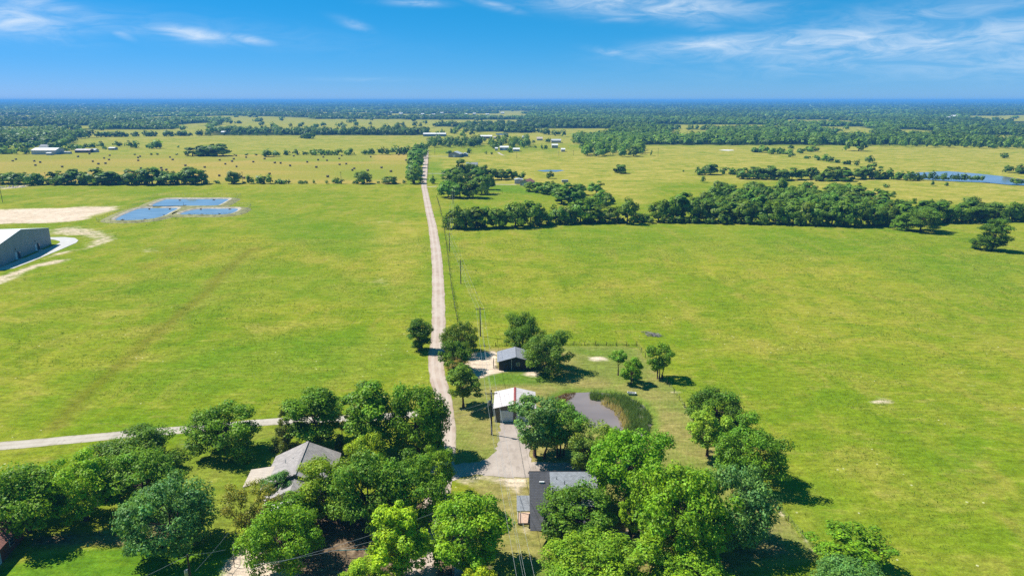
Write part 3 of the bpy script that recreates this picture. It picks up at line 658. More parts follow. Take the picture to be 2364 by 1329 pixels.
T(310, 1085, 190, 988, 'broad', 0, DARK, 'dark tree behind the yellowish one, closest to the gravel lane on the far left')
T(335, 1170, 168, 1030, 'pecan', 1, MID, 'yellow-tipped green tree left of the blue shed, in front of a darker tree')
T(400, 1268, 195, 1100, 'broad', 1, BLUE, 'blue-green spreading tree casting a shadow on the bright lawn, lower left')
T(523, 1046, 155, 935, 'oak', 1, MID, 'lone round tree standing in mown grass just below the gravel lane')
T(585, 1240, 130, 1108, 'feather', 0, OLIVE, 'olive brown feathery tree in front of the tan carport roof')
T(648, 1165, 70, 1097, 'open', 0, BLUE, 'thin bluish tree leaning over the white porch roof', H=6.0)
T(660, 1036, 64, 945, 'juniper', 0, (.05, .075, .035), 'dull dark juniper behind the left house')
T(732, 1030, 125, 893, 'tall', 0, MID, 'tall green tree behind the ridge of the left house')
T(790, 1012, 55, 955, 'sparse', 0, OLIVE, 'thin half-bare tree between two big trees by the lane')
T(786, 1045, 34, 1000, 'juniper', 1, JUN, 'small dark conical juniper below the thin half-bare tree')
T(858, 1042, 128, 876, 'tall', 1, MID, 'tall clumpy tree beside the lane, left of its twin by the road')
T(965, 1050, 138, 884, 'oak', 2, (.043, .1, .018), 'big tree whose crown hangs over the gravel road above the driveway')
T(1000, 1062, 70, 975, 'round', 0, BRIGHT, 'small brighter tree tucked under the big one at the road edge')
T(845, 1095, 92, 998, 'round', 1, (.1, .165, .02), 'yellow-green tree top showing above the big central clump')
T(758, 1195, 145, 1046, 'pecan', 2, (.07, .122, .018), 'olive green tree touching the right side of the left house roof')
T(855, 1225, 180, 1040, 'oak', 0, (.05, .11, .03), 'large grey-green tree in the middle of the central clump')
T(950, 1208, 170, 1042, 'broad', 2, (.046, .106, .022), 'large tree on the right of the central clump near the driveway mouth')
T(1012, 1148, 92, 1030, 'open', 1, (.062, .13, .018), 'light green tree sticking up at the road end of the driveway')
T(690, 1230, 120, 1120, 'round', 2, MID, 'small tree filling the gap left of the central clump', H=7)
T(662, 1310, 178, 1160, 'broad', 0, (.058, .13, .018), 'wide green tree above the chain link pen, lower left centre')
T(928, 1338, 130, 1163, 'tall', 2, (.098, .175, .018), 'tall light green tree rising at the bottom edge left of the parked car')
T(850, 1378, 130, 1283, 'pecan', 0, (.094, .17, .018), 'light green tree top cut by the bottom edge, left of the tall one')
T(1080, 1312, 186, 1132, 'pecan', 3, (.07, .148, .018), 'big bushy bright tree right of the parked car')
T(1110, 1385, 78, 1300, 'round', 3, (.135, .2, .02), 'yellow-green tree top cut by the bottom edge beside the parked car')
T(1238, 1054, 128, 915, 'open', 2, (.054, .118, .085), 'blue-green tree with slanting trunks in front of the white-roofed garage', H=None)
T(1290, 1052, 112, 934, 'open', 3, (.05, .12, .035), 'green tree between the garage tree and the reedy pond')
T(1368, 1074, 122, 968, 'feather', 1, (.068, .115, .035), 'muted green tree on the near bank of the reedy pond')
T(1345, 1092, 90, 1005, 'open', 0, (.055, .105, .04), 'small grey-green tree beside the gravel parking place')
T(1446, 1168, 190, 978, 'big', 0, (.056, .138, .014), 'largest bright green tree behind the charcoal-roofed house')
T(1336, 1252, 164, 1124, 'oak', 1, (.04, .092, .022), 'dark dense tree covering the roof of the charcoal-roofed house')
T(1457, 1222, 62, 1140, 'round', 0, (.08, .16, .016), 'small bright tree between the house yard and the big bright tree')
T(1565, 1300, 225, 1108, 'big', 1, (.064, .138, .018), 'huge light green tree right of the house yard', H=15.5)
T(1685, 1258, 175, 1070, 'broad', 1, (.05, .115, .08), 'blue-green tree casting a long shadow on the dry corner of the yard')
T(1360, 1345, 200, 1225, 'big', 2, (.066, .135, .02), 'light green tree at the bottom edge below the charcoal-roofed house')
T(1478, 1352, 150, 1238, 'open', 1, (.072, .145, .022), 'loose light green tree at the bottom edge between two larger trees')
T(1600, 1385, 170, 1270, 'pecan', 3, (.066, .14, .018), 'dense green tree at the bottom edge below the huge light one')
T(1650, 1000, 125, 898, 'oak', 2, DARK, 'dark tree at the top of the row along the right yard fence')
T(1632, 1052, 100, 935, 'cypress', 0, (.08, .15, .03), 'feathery light green cypress in the row along the right yard fence')
T(1728, 1112, 158, 965, 'broad', 2, (.045, .108, .018), 'green spreading tree lowest in the row along the right yard fence')
T(1958, 1318, 165, 1218, 'open', 2, (.06, .135, .018), 'bright tree behind a blue-green one at the bottom of the right field')
T(1960, 1392, 168, 1280, 'broad', 0, (.04, .105, .066), 'blue-green tree cut by the bottom edge in the right field')
T(968, 808, 56, 735, 'tall', 0, DARK, 'small dark tree alone on the left verge of the gravel road')
T(1060, 815, 82, 741, 'broad', 1, (.05, .09, .018), 'rounded olive green tree topmost on the right verge beside the utility pole')
T(1052, 856, 76, 786, 'round', 1, DARK, 'dark green tree second down on the right verge of the road')
T(1053, 866, 58, 822, 'feather', 0, (.105, .098, .07), 'greyish dead-looking cedar between the verge trees', name='juniper_tree')
T(1070, 940, 86, 840, 'cypress', 1, (.05, .098, .026), 'tiered green tree by the road left of the white-roofed garage')
T(1206, 806, 96, 722, 'oak', 0, DARK, 'dark round tree behind the dark metal building')
T(1263, 856, 120, 760, 'broad', 2, (.045, .092, .03), 'broad grey-green tree beside the dark metal building')
T(1427, 866, 42, 808, 'slender', 0, (.06, .135, .03), 'slender lollipop tree leftmost of the three by the fence corner')
T(1457, 885, 52, 823, 'round', 3, (.06, .135, .016), 'bushy small tree in the middle of the three by the fence corner')
T(1520, 873, 62, 795, 'open', 3, (.046, .105, .016), 'tallest and darkest of the three small trees by the fence corner')
T(2290, 578, 62, 504, 'tall', 1, DARK, 'lone dark tree in the right pasture near the photo edge', group='lone trees in the right pasture')
T(2262, 576, 44, 541, 'round', 2, DARK, 'low dark bush leaning on the lone dark tree at right', name='bush', group='lone trees in the right pasture')
T(2125, 534, 82, 480, 'oak', 1, (.042, .088, .02), 'spreading tree standing just in front of the right tree belt', group='lone trees in the right pasture')
T(2083, 531, 46, 496, 'round', 0, MID, 'small round tree left of the spreading tree before the belt', group='lone trees in the right pasture')

# --- middle distance: one mesh each, drawn at the size the photo shows them
MIDV = {}
def mid_mesh(kind, k, nl, ls, ncl):
    key = (kind, k, nl)
    if key in MIDV: return MIDV[key]
    sh, R_, H, zb, nc, _, rel, _, tr, st = SPEC[kind]; rng = np.random.default_rng(500 + sum(map(ord, kind)) * 3 + k * 17 + nl)
    if sh in ('dome', 'round', 'vase', 'tall'): zb = -.6
    L, Nn, v, h, cc = crown_points(rng, R_, H, zb, sh, ncl, nl, max(rel, .27), .45, 12, 2)
    V, fq = leaf_quads(rng, L, Nn, ls, .75)
    mb = MB(); mb.tube([(0, 0, -.2), (.1, 0, H * .5)], [tr * 1.2, tr * .5], 4, cap=False)
    V2 = np.array(mb.v); f2 = np.array(mb.f) + len(V); mi = np.concatenate([np.zeros(len(fq)), np.ones(len(f2))])
    o = np.ones(len(f2))
    me = np_mesh(f'{kind}_tree_far', np.concatenate([V, V2]), np.concatenate([fq, f2]), [LEAF, BARK], mi, {'v': ('FACE', 'FLOAT', np.concatenate([v, o])), 'h': ('FACE', 'FLOAT', np.concatenate([h, o * .5]))})
    ext = np.percentile(np.hypot(L[:, 0], L[:, 1]), 98); top = np.percentile(L[:, 2], 99.5)
    MIDV[key] = (me, ext, top); return MIDV[key]
MIDT = []      # (x, y, radius, height, kind, colour, label, name, group)
mrng = np.random.default_rng(11)
def jc(c, s=.16):
    f = 1 + mrng.normal(0, s * .6); return tuple(max(.01, c[i] * f * (1 + mrng.normal(0, s * .35))) for i in range(3))
def mt(px, py, wpx, top, kind, c, label, name, group):
    p, Rm, H = size_from_photo(px, py, wpx, top); Rm *= 1.2; H *= 1.05; MIDT.append((p.x, p.y, Rm, max(H, 1.2), kind, jc(c), label, name, group))
def row(pts, sp, rr, hh, kinds, c, label, name, group, jit=2.0):
    """trees every sp metres along a line of photo pixels"""
    g = [Vector(p) for p in P(pts)]
    for a, b in zip(g[:-1], g[1:]):
        L = (b - a).length; n = max(1, int(L / sp))
        for k in range(n):
            q = a.lerp(b, (k + mrng.uniform(.1, .9)) / n) + Vector(mrng.normal(0, jit, 2))
            s = mrng.uniform(.75, 1.2)
            MIDT.append((q.x, q.y, mrng.uniform(*rr) * s ** .5, mrng.uniform(*hh) * s, kinds[int(mrng.integers(len(kinds)))], jc(c), label, name, group))
def fill(pts, sp, rr, hh, kinds, c, label, name, group):
    g = np.array(P(pts)); lo, hi = g.min(0), g.max(0); acc = []
    Q = mrng.uniform(lo, hi, (2500, 2)); Q = Q[sdf(g, Q[:, 0], Q[:, 1]) > 0]
    for q in Q:
        if acc and min((q[0] - a[0]) ** 2 + (q[1] - a[1]) ** 2 for a in acc) < sp * sp: continue
        acc.append(q); s = mrng.uniform(.8, 1.2)
        MIDT.append((q[0], q[1], mrng.uniform(*rr), mrng.uniform(*hh) * s, kinds[int(mrng.integers(len(kinds)))], jc(c), label, name, group))
nH = -1
H1 = ('tree in the hedgerow between the left pasture and the hayfield', 'hedgerow_tree', 'hedgerow behind the left pasture')
for x, y, t, w_ in [(8, 424, 399, 48), (42, 425, 400, 42), (76, 427, 401, 38), (94, 427, 408, 26), (128, 426, 396, 42), (150, 426, 402, 30), (166, 426, 392, 36), (192, 426, 398, 36), (220, 426, 391, 40), (238, 426, 397, 30), (258, 426, 397, 40), (276, 426, 402, 28), (304, 426, 391, 45), (328, 426, 395, 34),
                    (352, 426, 388, 46), (378, 426, 396, 38), (400, 426, 397, 36), (420, 425, 398, 34), (446, 425, 387, 44), (466, 425, 400, 28), (540, 424, 396, 30), (577, 424, 404, 20), (602, 424, 402, 24), (626, 424, 401, 22), (838, 424, 396, 34), (900, 424, 407, 32), (776, 423, 411, 18), (655, 424, 414, 22)]:
    nH += 1; mt(x, y, w_, t, ('broad', 'open', 'tall', 'oak')[int(mrng.integers(4))], (.042, .09, .018), ordw(nH) + ' tree from the left in the hedgerow between left pasture and hayfield', *H1[1:])
row([(0, 427), (90, 428)], 6, (2.2, 3.2), (2.5, 5), ['round'], (.04, .082, .018), 'undergrowth bush at the foot of the left hedgerow', 'hedge_bush', 'undergrowth of the left hedgerow', .8)
row([(110, 427), (300, 427), (480, 425)], 5, (2.2, 3.4), (2.5, 5.5), ['round'], (.04, .082, .018), 'undergrowth bush at the foot of the left hedgerow', 'hedge_bush', 'undergrowth of the left hedgerow', .8)
row([(480, 424), (560, 424), (640, 424), (960, 424)], 7, (1.8, 3.0), (2.2, 4.4), ['round'], (.042, .085, .016), 'low bush in the hedgerow gap along the hayfield', 'hedge_bush', 'bushes in the hedgerow behind the left pasture', .8)
nR = -1
RT = ('tree in the close row along the left side of the far road', 'roadside_tree', 'roadside tree row')
for x, y, t, w_ in [(957, 424, 392, 34), (958, 414, 385, 34), (958, 405, 378, 34), (958, 396, 370, 34), (959, 388, 362, 32), (959, 380, 356, 32), (960, 373, 350, 30), (960, 366, 344, 30), (961, 360, 339, 28), (962, 354, 334, 28), (963, 349, 330, 26)]: nR += 1; mt(x, y, w_, t, 'oak', (.045, .1, .02), ordw(nR) + ' nearest tree in the close row along the left side of the far road', *RT[1:])
row([(975, 366), (978, 350), (981, 340)], 16, (4, 5), (9, 11), ['oak', 'tall'], (.05, .105, .02), 'tree on the right side of the far road', 'roadside_tree', 'trees right of the far road')
mt(998, 424, 18, 404, 'round', (.06, .12, .02), 'small tree beside the road end of the first farm driveway', 'broadleaf_tree', 'lone trees beyond the belt')
H2 = ('tree in the hedgerow along the far edge of the hayfield', 'hedgerow_tree', 'hedgerow beyond the hayfield')
for x, y, t, w_ in [(445, 360, 341, 36), (470, 360, 338, 40), (498, 360, 334, 42), (515, 360, 333, 36), (620, 362, 345, 26), (638, 361, 347, 18), (662, 358, 345, 18), (682, 358, 343, 16), (704, 358, 348, 14), (725, 358, 344, 22), (745, 358, 343, 22), (762, 358, 345, 20), (780, 358, 345, 20), (806, 358, 342, 22), (842, 357, 346, 14), (856, 357, 343, 18), (878, 357, 339, 20), (895, 357, 342, 18), (912, 356, 334, 20), (928, 356, 337, 22), (938, 356, 334, 20)]:
    mt(x, y, w_, t, ('oak', 'broad', 'round')[int(mrng.integers(3))], (.04, .083, .02), *H2)
row([(290, 358), (420, 358)], 14, (1.5, 2.8), (1.8, 3.2), ['round'], (.04, .08, .018), 'low bush along the far left edge of the hayfield', 'hedge_bush', 'bushes beyond the hayfield', .6)
row([(525, 358), (600, 359)], 14, (1.5, 2.8), (1.8, 3.2), ['round'], (.04, .08, .018), 'low bush along the far middle edge of the hayfield', 'hedge_bush', 'bushes beyond the hayfield', .6)
FA = ('tree by the white barn farm at the far left', 'farm_tree', 'trees round the left farm')
for x, y, t, w_ in [(15, 355, 341, 34), (5, 345, 330, 30), (28, 342, 318, 18), (50, 356, 334, 30), (62, 345, 330, 24), (38, 345, 332, 18), (80, 340, 324, 26), (103, 337, 328, 12), (125, 347, 326, 30), (142, 347, 325, 30), (150, 350, 338, 16), (166, 346, 332, 18), (182, 347, 332, 20), (200, 344, 331, 18), (214, 342, 330, 16), (233, 342, 325, 18), (242, 345, 337, 10), (268, 338, 325, 16), (277, 338, 328, 12), (298, 342, 323, 18), (314, 342, 322, 18), (350, 343, 327, 22), (368, 343, 323, 24), (412, 341, 336, 6)]:
    mt(x, y, w_, t, ('oak', 'round', 'broad')[int(mrng.integers(3))], (.05, .1, .022), *FA)
for x in (14, 48, 72, 92, 105): mt(x, 320 + mrng.normal(0, 2), 18, 308, 'round', (.06, .115, .025), 'orchard-like tree in the bright lawn at the far left', 'farm_tree', 'trees on the far left lawn')
fill([(30, 316), (140, 318), (135, 305), (40, 304)], 9, (4, 6), (9, 12), ['oak', 'broad'], (.036, .075, .02), 'tree in the thick grove behind the far left farm', 'grove_tree', 'grove behind the left farm')
for x, y, t, w_ in [(155, 326, 306, 24), (175, 316, 304, 18), (192, 320, 297, 26), (208, 318, 300, 22), (250, 316, 303, 22), (270, 316, 303, 24), (288, 316, 304, 18), (312, 315, 304, 20), (348, 315, 303, 22), (388, 315, 301, 18), (396, 315, 303, 14), (412, 314, 303, 18), (424, 314, 304, 18), (440, 314, 306, 12), (462, 314, 300, 18), (480, 313, 302, 14)]:
    mt(x, y, w_, t, 'oak', (.034, .07, .022), 'tree in the broken line of trees across the far left pasture', 'pasture_tree', 'tree line in the far left pasture')
row([(490, 313), (600, 313), (720, 312)], 13, (4.5, 7), (8, 12), ['oak', 'broad', 'tall'], (.034, .07, .022), 'tree in the long thin wood behind the far middle pasture', 'grove_tree', 'thin wood behind the middle pasture', 6)
row([(720, 312), (980, 311)], 14, (4, 6), (7, 10), ['oak', 'round'], (.034, .068, .022), 'tree in the long thin wood behind the far middle pasture', 'grove_tree', 'thin wood behind the middle pasture', 3)
mt(712, 320, 26, 307, 'broad', (.03, .06, .02), 'dark solitary clump in the middle pasture', 'pasture_tree', 'lone trees beyond the belt'); mt(702, 319, 20, 310, 'round', (.035, .07, .02), 'dark solitary clump in the middle pasture', 'pasture_tree', 'lone trees beyond the belt')
for x, y, t, w_ in [(629, 299, 284, 14), (671, 293, 284, 8), (696, 292, 281, 14), (745, 292, 282, 9), (790, 291, 281, 9), (855, 289, 280, 8), (706, 300, 291, 8), (718, 300, 290, 12), (888, 297, 284, 10), (918, 301, 282, 14), (930, 291, 281, 12), (957, 292, 281, 13), (970, 293, 282, 10)]:
    mt(x, y, w_, t, 'oak', (.034, .07, .024), 'solitary tree in the farthest middle pasture', 'pasture_tree', 'solitary trees in the far middle pasture')
# right of the road
GC = ('tree in the clump round the hidden grey house right of the road', 'grove_tree', 'clump right of the road')
for x, y, t, w_ in [(1035, 456, 420, 46), (1062, 457, 424, 40), (1092, 457, 418, 50), (1112, 448, 408, 40), (1128, 438, 404, 26), (1040, 440, 402, 36), (1075, 438, 400, 36), (1050, 428, 388, 38), (1036, 418, 392, 32), (1065, 418, 370, 36), (1085, 412, 378, 32), (1105, 420, 383, 32), (1118, 416, 382, 26), (1140, 415, 389, 28), (1158, 415, 392, 26), (1175, 414, 391, 26), (1190, 414, 393, 24), (1208, 414, 398, 18)]:
    mt(x, y, w_, t, ('oak', 'broad', 'pecan')[int(mrng.integers(3))], (.042, .092, .02), *GC)
GD = ('tree in the ragged wood below the red-roofed house', 'grove_tree', 'wood below the red-roofed house')
for x, y, t, w_ in [(1222, 442, 420, 26), (1240, 445, 421, 28), (1258, 448, 420, 28), (1275, 450, 420, 30), (1292, 456, 426, 32), (1312, 462, 424, 34), (1330, 462, 426, 30), (1340, 450, 425, 26), (1296, 471, 432, 36), (1320, 472, 440, 30), (1340, 470, 440, 26), (1376, 450, 420, 36), (1388, 470, 440, 36), (1370, 488, 452, 34), (1404, 480, 448, 26)]:
    mt(x, y, w_, t, ('oak', 'tall', 'broad')[int(mrng.integers(3))], (.045, .096, .022), *GD)
nBA = nB2 = -1
BA = ('tree in the dark belt along the top of the right pasture', 'belt_tree', 'tree belt above the right pasture')
for x, y, t, w_ in [(1050, 527, 476, 42), (1075, 528, 482, 34), (1098, 527, 480, 34), (1120, 526, 479, 36), (1145, 526, 481, 34), (1162, 525, 486, 24), (1190, 524, 468, 46), (1225, 521, 465, 52), (1246, 520, 482, 30), (1265, 518, 494, 20), (1290, 516, 474, 38), (1315, 516, 478, 32), (1340, 514, 460, 44), (1366, 514, 475, 34), (1390, 512, 478, 32), (1412, 514, 479, 30), (1448, 516, 459, 40), (1472, 512, 490, 26), (1488, 511, 494, 22),
                     (1520, 511, 462, 40), (1548, 511, 458, 38), (1570, 510, 447, 40), (1600, 512, 460, 40), (1630, 512, 462, 42), (1660, 512, 462, 44), (1690, 512, 468, 38), (1718, 514, 462, 40), (1745, 514, 468, 34), (1775, 516, 466, 48), (1805, 516, 470, 40), (1830, 517, 470, 38), (1860, 518, 468, 42), (1890, 519, 466, 44), (1920, 520, 466, 46), (1955, 522, 466, 46), (1985, 522, 468, 42), (2015, 520, 466, 44), (2045, 518, 470, 40), (2075, 516, 470, 36), (2105, 515, 468, 36),
                     (2135, 515, 466, 42), (2165, 514, 466, 42), (2195, 513, 470, 36), (2220, 512, 470, 36), (2245, 511, 466, 40), (2272, 510, 470, 36), (2300, 509, 470, 36), (2328, 509, 467, 40), (2356, 508, 472, 36), (2385, 508, 470, 40)]:
    nBA += 1; mt(x, y, w_ * 1.12, t, ('oak', 'broad', 'tall', 'oak')[int(mrng.integers(4))], (.044, .09, .020), ordw(nBA) + ' tree from the left in the belt along the top of the right pasture', *BA[1:])
row([(1500, 514), (1900, 522), (2100, 518), (2364, 511)], 4.5, (2.2, 3.4), (2.5, 5.5), ['round'], (.036, .074, .018), 'undergrowth bush at the foot of the right tree belt', 'belt_bush', 'undergrowth of the right tree belt', .8)
row([(1042, 528), (1300, 518), (1490, 512)], 4.5, (2.2, 3.4), (2.5, 5.5), ['round'], (.036, .074, .018), 'undergrowth bush at the foot of the right tree belt', 'belt_bush', 'undergrowth of the right tree belt', .8)
fill([(1560, 503), (1620, 484), (1680, 464), (1760, 458), (1840, 459), (1960, 464), (2010, 480), (2080, 502), (1950, 508), (1800, 505)], 8.0, (4.4, 6.4), (9, 12.5), ['oak', 'broad', 'tall'], (.046, .095, .026), 'tree in the wood behind the right tree belt', 'grove_tree', 'wood behind the right belt')
fill([(2010, 490), (2364, 492), (2400, 500), (2100, 506)], 12, (4, 5.5), (8, 11), ['oak', 'broad'], (.04, .085, .022), 'tree in the wood behind the right tree belt', 'grove_tree', 'wood behind the right belt')
for x, y, t, w_ in [(1660, 448, 418, 34), (1685, 452, 426, 30), (1736, 452, 420, 40), (1862, 452, 420, 36), (1935, 446, 422, 30), (1962, 456, 424, 28)]: mt(x, y, w_, t, 'broad', (.044, .095, .024), 'tree in the wood behind the right tree belt', 'grove_tree', 'wood behind the right belt')
BB = ('juniper in the second tree belt beyond the right pasture', 'juniper_tree', 'second belt beyond the right pasture')
for x, y, t, w_ in [(1620, 404, 386, 28), (1640, 403, 380, 30), (1670, 402, 386, 20), (1692, 403, 388, 22), (1716, 413, 388, 30), (1740, 413, 386, 30), (1758, 414, 390, 26), (1780, 414, 384, 34), (1802, 416, 392, 38), (1828, 415, 388, 34), (1850, 414, 392, 28), (1872, 414, 388, 30), (1890, 418, 398, 26), (1910, 417, 386, 32), (1930, 417, 388, 32), (1950, 418, 388, 34), (1972, 414, 390, 30), (1992, 413, 386, 30), (2012, 413, 378, 28), (2030, 413, 385, 28), (2052, 413, 392, 24), (1706, 410, 394, 16)]:
    nB2 += 1; mt(x, y, w_, t, ('juniper', 'round', 'oak')[int(mrng.integers(3))], (.040, .082, .024), ordw(nB2) + ' tree from the left in the second belt beyond the right pasture', *BB[1:])
for x, y, t, w_ in [(2078, 415, 396, 26), (2098, 417, 396, 28), (2114, 416, 398, 22), (2132, 415, 400, 18), (2148, 416, 398, 20), (2166, 416, 402, 14), (2182, 417, 400, 22), (2200, 416, 401, 20), (2212, 416, 405, 12), (2226, 416, 400, 18), (2240, 416, 405, 14), (2254, 416, 405, 16), (2268, 417, 405, 14)]:
    mt(x, y, w_, t, 'juniper', (.034, .068, .026), 'juniper along the dam of the long blue pond', 'juniper_tree', 'junipers on the pond dam')
for x, y, t, w_, lb in [(2151, 428, 417, 10, 'tiny round juniper left of two below the long pond'), (2182, 429, 420, 12, 'tiny round juniper right of two below the long pond'), (2047, 433, 424, 14, 'tuft of a bush in the pale field below the second belt'), (2030, 448, 437, 24, 'low bush in the field between the two right belts'), (2062, 449, 441, 10, 'second small low bush between the two right belts'),
                        (2345, 424, 411, 26, 'bush on the near shore of the long blue pond'), (2328, 398, 383, 22, 'bush left of two on the far shore at the photo edge'), (2355, 401, 381, 36, 'bigger bush on the far shore at the photo edge'), (2318, 365, 352, 18, 'grey-green bush alone in the far right pasture'), (1624, 421, 405, 12, 'small dark upright bush below the second belt'),
                        (1433, 400, 381, 28, 'dark round tree alone in the middle pasture'), (1271, 412, 393, 20, 'round tree standing before the small shallow pond'), (1578, 397, 392, 5, 'tiny dark bush on the fence line of the middle pasture'), (1504, 360, 347, 8, 'small upright tree right of the farm grove'),
                        (2008, 375, 359, 20, 'grey bush above the second belt'), (1975, 384, 367, 14, 'thin tree above the second belt'), (1955, 380, 371, 20, 'low bush above the second belt')]:
    mt(x, y, w_, t, 'juniper' if 'juniper' in lb else 'round', (.036, .075, .022), lb, 'bush' if 'bush' in lb else 'broadleaf_tree', 'lone trees beyond the belt')
for x, y, t, w_ in [(1745, 352, 341, 24), (1762, 352, 335, 26), (1784, 356, 340, 22), (1800, 355, 341, 26), (1822, 356, 344, 22), (1828, 363, 350, 16), (1850, 354, 343, 22), (1870, 350, 337, 26), (1885, 350, 339, 14), (1825, 343, 335, 16), (1862, 366, 360, 14), (1885, 370, 360, 18), (1900, 371, 356, 22), (1918, 374, 362, 18), (1932, 376, 367, 14)]:
    mt(x, y, w_, t, 'round', (.045, .092, .026), 'bush in the winding thicket in the far right pasture', 'thicket_bush', 'thicket in the far right pasture')
mt(1876, 337, 22, 320, 'oak', (.06, .12, .03), 'pale tree standing at the wood edge above the thicket', 'broadleaf_tree', 'lone trees beyond the belt')
mt(1958, 348, 22, 325, 'tall', (.06, .12, .03), 'left one of two light trees before the far right wood', 'broadleaf_tree', 'lone trees beyond the belt')
mt(1982, 349, 30, 322, 'oak', (.06, .12, .03), 'right bigger one of two light trees before the far right wood', 'broadleaf_tree', 'lone trees beyond the belt')
GF = ('tree in the big grove round the far farm', 'grove_tree', 'grove round the far farm')
fill([(1338, 348), (1352, 362), (1420, 362), (1478, 362), (1482, 330), (1440, 318), (1330, 322), (1320, 332), (1370, 338)], 13, (5.5, 8), (11, 15), ['oak', 'broad', 'pecan'], (.048, .10, .024), *GF)
fill([(984, 341), (1100, 341), (1118, 338), (1110, 330), (1000, 328)], 13, (5, 7), (11, 14), ['oak', 'broad'], (.034, .072, .022), 'tree in the dense square grove across the far road', 'grove_tree', 'square grove right of the far road')
fill([(1126, 344), (1218, 342), (1220, 328), (1180, 330), (1128, 334)], 14, (5, 7), (10, 14), ['oak', 'broad'], (.04, .085, .024), 'tree in the small grove behind the blue-roofed sheds', 'grove_tree', 'grove behind the blue-roofed sheds')
for x, y, t, w_ in [(1177, 352, 340, 16), (1038, 354, 347, 16), (1083, 354, 340, 14), (1122, 357, 348, 6), (1135, 357, 350, 6), (1235, 342, 335, 8), (1250, 345, 335, 8), (1260, 344, 333, 10), (1232, 330, 322, 8), (1264, 330, 318, 14), (1120, 327, 318, 10), (1150, 322, 309, 12), (1168, 320, 308, 14), (1216, 326, 310, 14), (1068, 315, 300, 14), (1090, 312, 300, 14), (1060, 302, 290, 12)]:
    mt(x, y, w_, t, 'oak', (.042, .088, .024), 'tree dotted among the far farm buildings', 'farm_tree', 'trees among the far farms')
row([(985, 314), (1060, 308), (1130, 304), (1230, 306), (1300, 315)], 15, (5, 7), (9, 13), ['oak', 'broad'], (.036, .075, .024), 'tree dotted among the far farm buildings', 'farm_tree', 'trees among the far farms', 8)
fill([(1480, 334), (1640, 330), (1740, 330), (1880, 334), (2000, 338), (2364, 345), (2500, 348), (2500, 338), (2364, 335), (1900, 324), (1640, 322), (1480, 326)], 16, (6, 8.5), (11, 16), ['oak', 'broad', 'pecan'], (.04, .082, .025), 'tree on the front edge of the far right wood', 'wood_tree', 'front edge of the far right wood')

NEARCOUNT = sum(1 for o in col.objects if o.get('category') == 'tree')
MIDT.sort(key=lambda t: -(t[2] * t[3]) / (t[0] ** 2 + t[1] ** 2))
inview = lambda t: abs(t[0]) < t[1] * .765 + 6
MIDT = [t for t in MIDT if inview(t)]
MANY = 300 - NEARCOUNT - 4
for (x, y, r_, h_, kind, c, lb, nm, grp) in MIDT[:MANY]:
    d = math.hypot(x, y); kk = int(mrng.integers(4))
    kind = kind if kind in ('oak', 'broad', 'tall', 'round', 'juniper', 'pecan', 'open') else 'oak'
    me, ext, tp = mid_mesh(kind, kk, 2600 if d < 620 else 900, .85 if d < 620 else 1.5, 34 if d < 620 else 24)
    o = link(nm, me, None, (x, y, 0)); o.rotation_euler = (0, 0, mrng.uniform(0, 6.28)); o.scale = (r_ / ext, r_ / ext, h_ / tp)
    o.color = (*c, 1); tag(o, lb, 'bush' if 'bush' in nm else 'tree', grp)

# --- the rest and the far woods: one mass
def far_tree_arrays(rng, n, kind):
    """a library of small crowns: unit radius, unit height, n leaf plates"""
    L, Nn, v, h, cc = crown_points(rng, 1.0, 1.0, .0, 'dome' if kind else 'round', 7, n, .45, 1.1, 1, 2)
    return L, Nn, v, h
def mass(name, trees, nl, label, seed, colr, lsz):
    rng = np.random.default_rng(seed); lib = [far_tree_arrays(rng, nl, k % 2) for k in range(8)]
    LL, NN, vv, hh, sz = [], [], [], [], []
    for (x, y, r_, h_, tone) in trees:
        L, Nn, v, h = lib[int(rng.integers(8))]; a = rng.uniform(0, 6.28); ca, sa = math.cos(a), math.sin(a)
        q = np.column_stack([(L[:, 0] * ca - L[:, 1] * sa) * r_ + x, (L[:, 0] * sa + L[:, 1] * ca) * r_ + y, L[:, 2] * h_])
        m_ = np.column_stack([Nn[:, 0] * ca - Nn[:, 1] * sa, Nn[:, 0] * sa + Nn[:, 1] * ca, Nn[:, 2]])
        LL.append(q); NN.append(m_); vv.append(v * tone); hh.append(np.clip(h + rng.normal(0, .12), 0, 1)); sz.append(np.full(len(L), r_ * lsz))
    L = np.concatenate(LL); V, fq = leaf_quads(rng, L, np.concatenate(NN), np.concatenate(sz), .8)
    o = link(name, np_mesh(name, V, fq, [LEAF], None, {'v': ('FACE', 'FLOAT', np.concatenate(vv)), 'h': ('FACE', 'FLOAT', np.concatenate(hh))}))
    o.color = (*colr, 1); return tag(o, label, 'woodland', kind='stuff')
rest = [(x, y, r_, h_, (c[1] / .085)) for (x, y, r_, h_, kind, c, *_) in MIDT[MANY:]]
if rest: mass('scattered_trees', rest, 110, 'scattered trees and bushes in the far pastures', 3, (.038, .082, .022), .42)
frng = np.random.default_rng(21)
ft = []; d = 1060.0
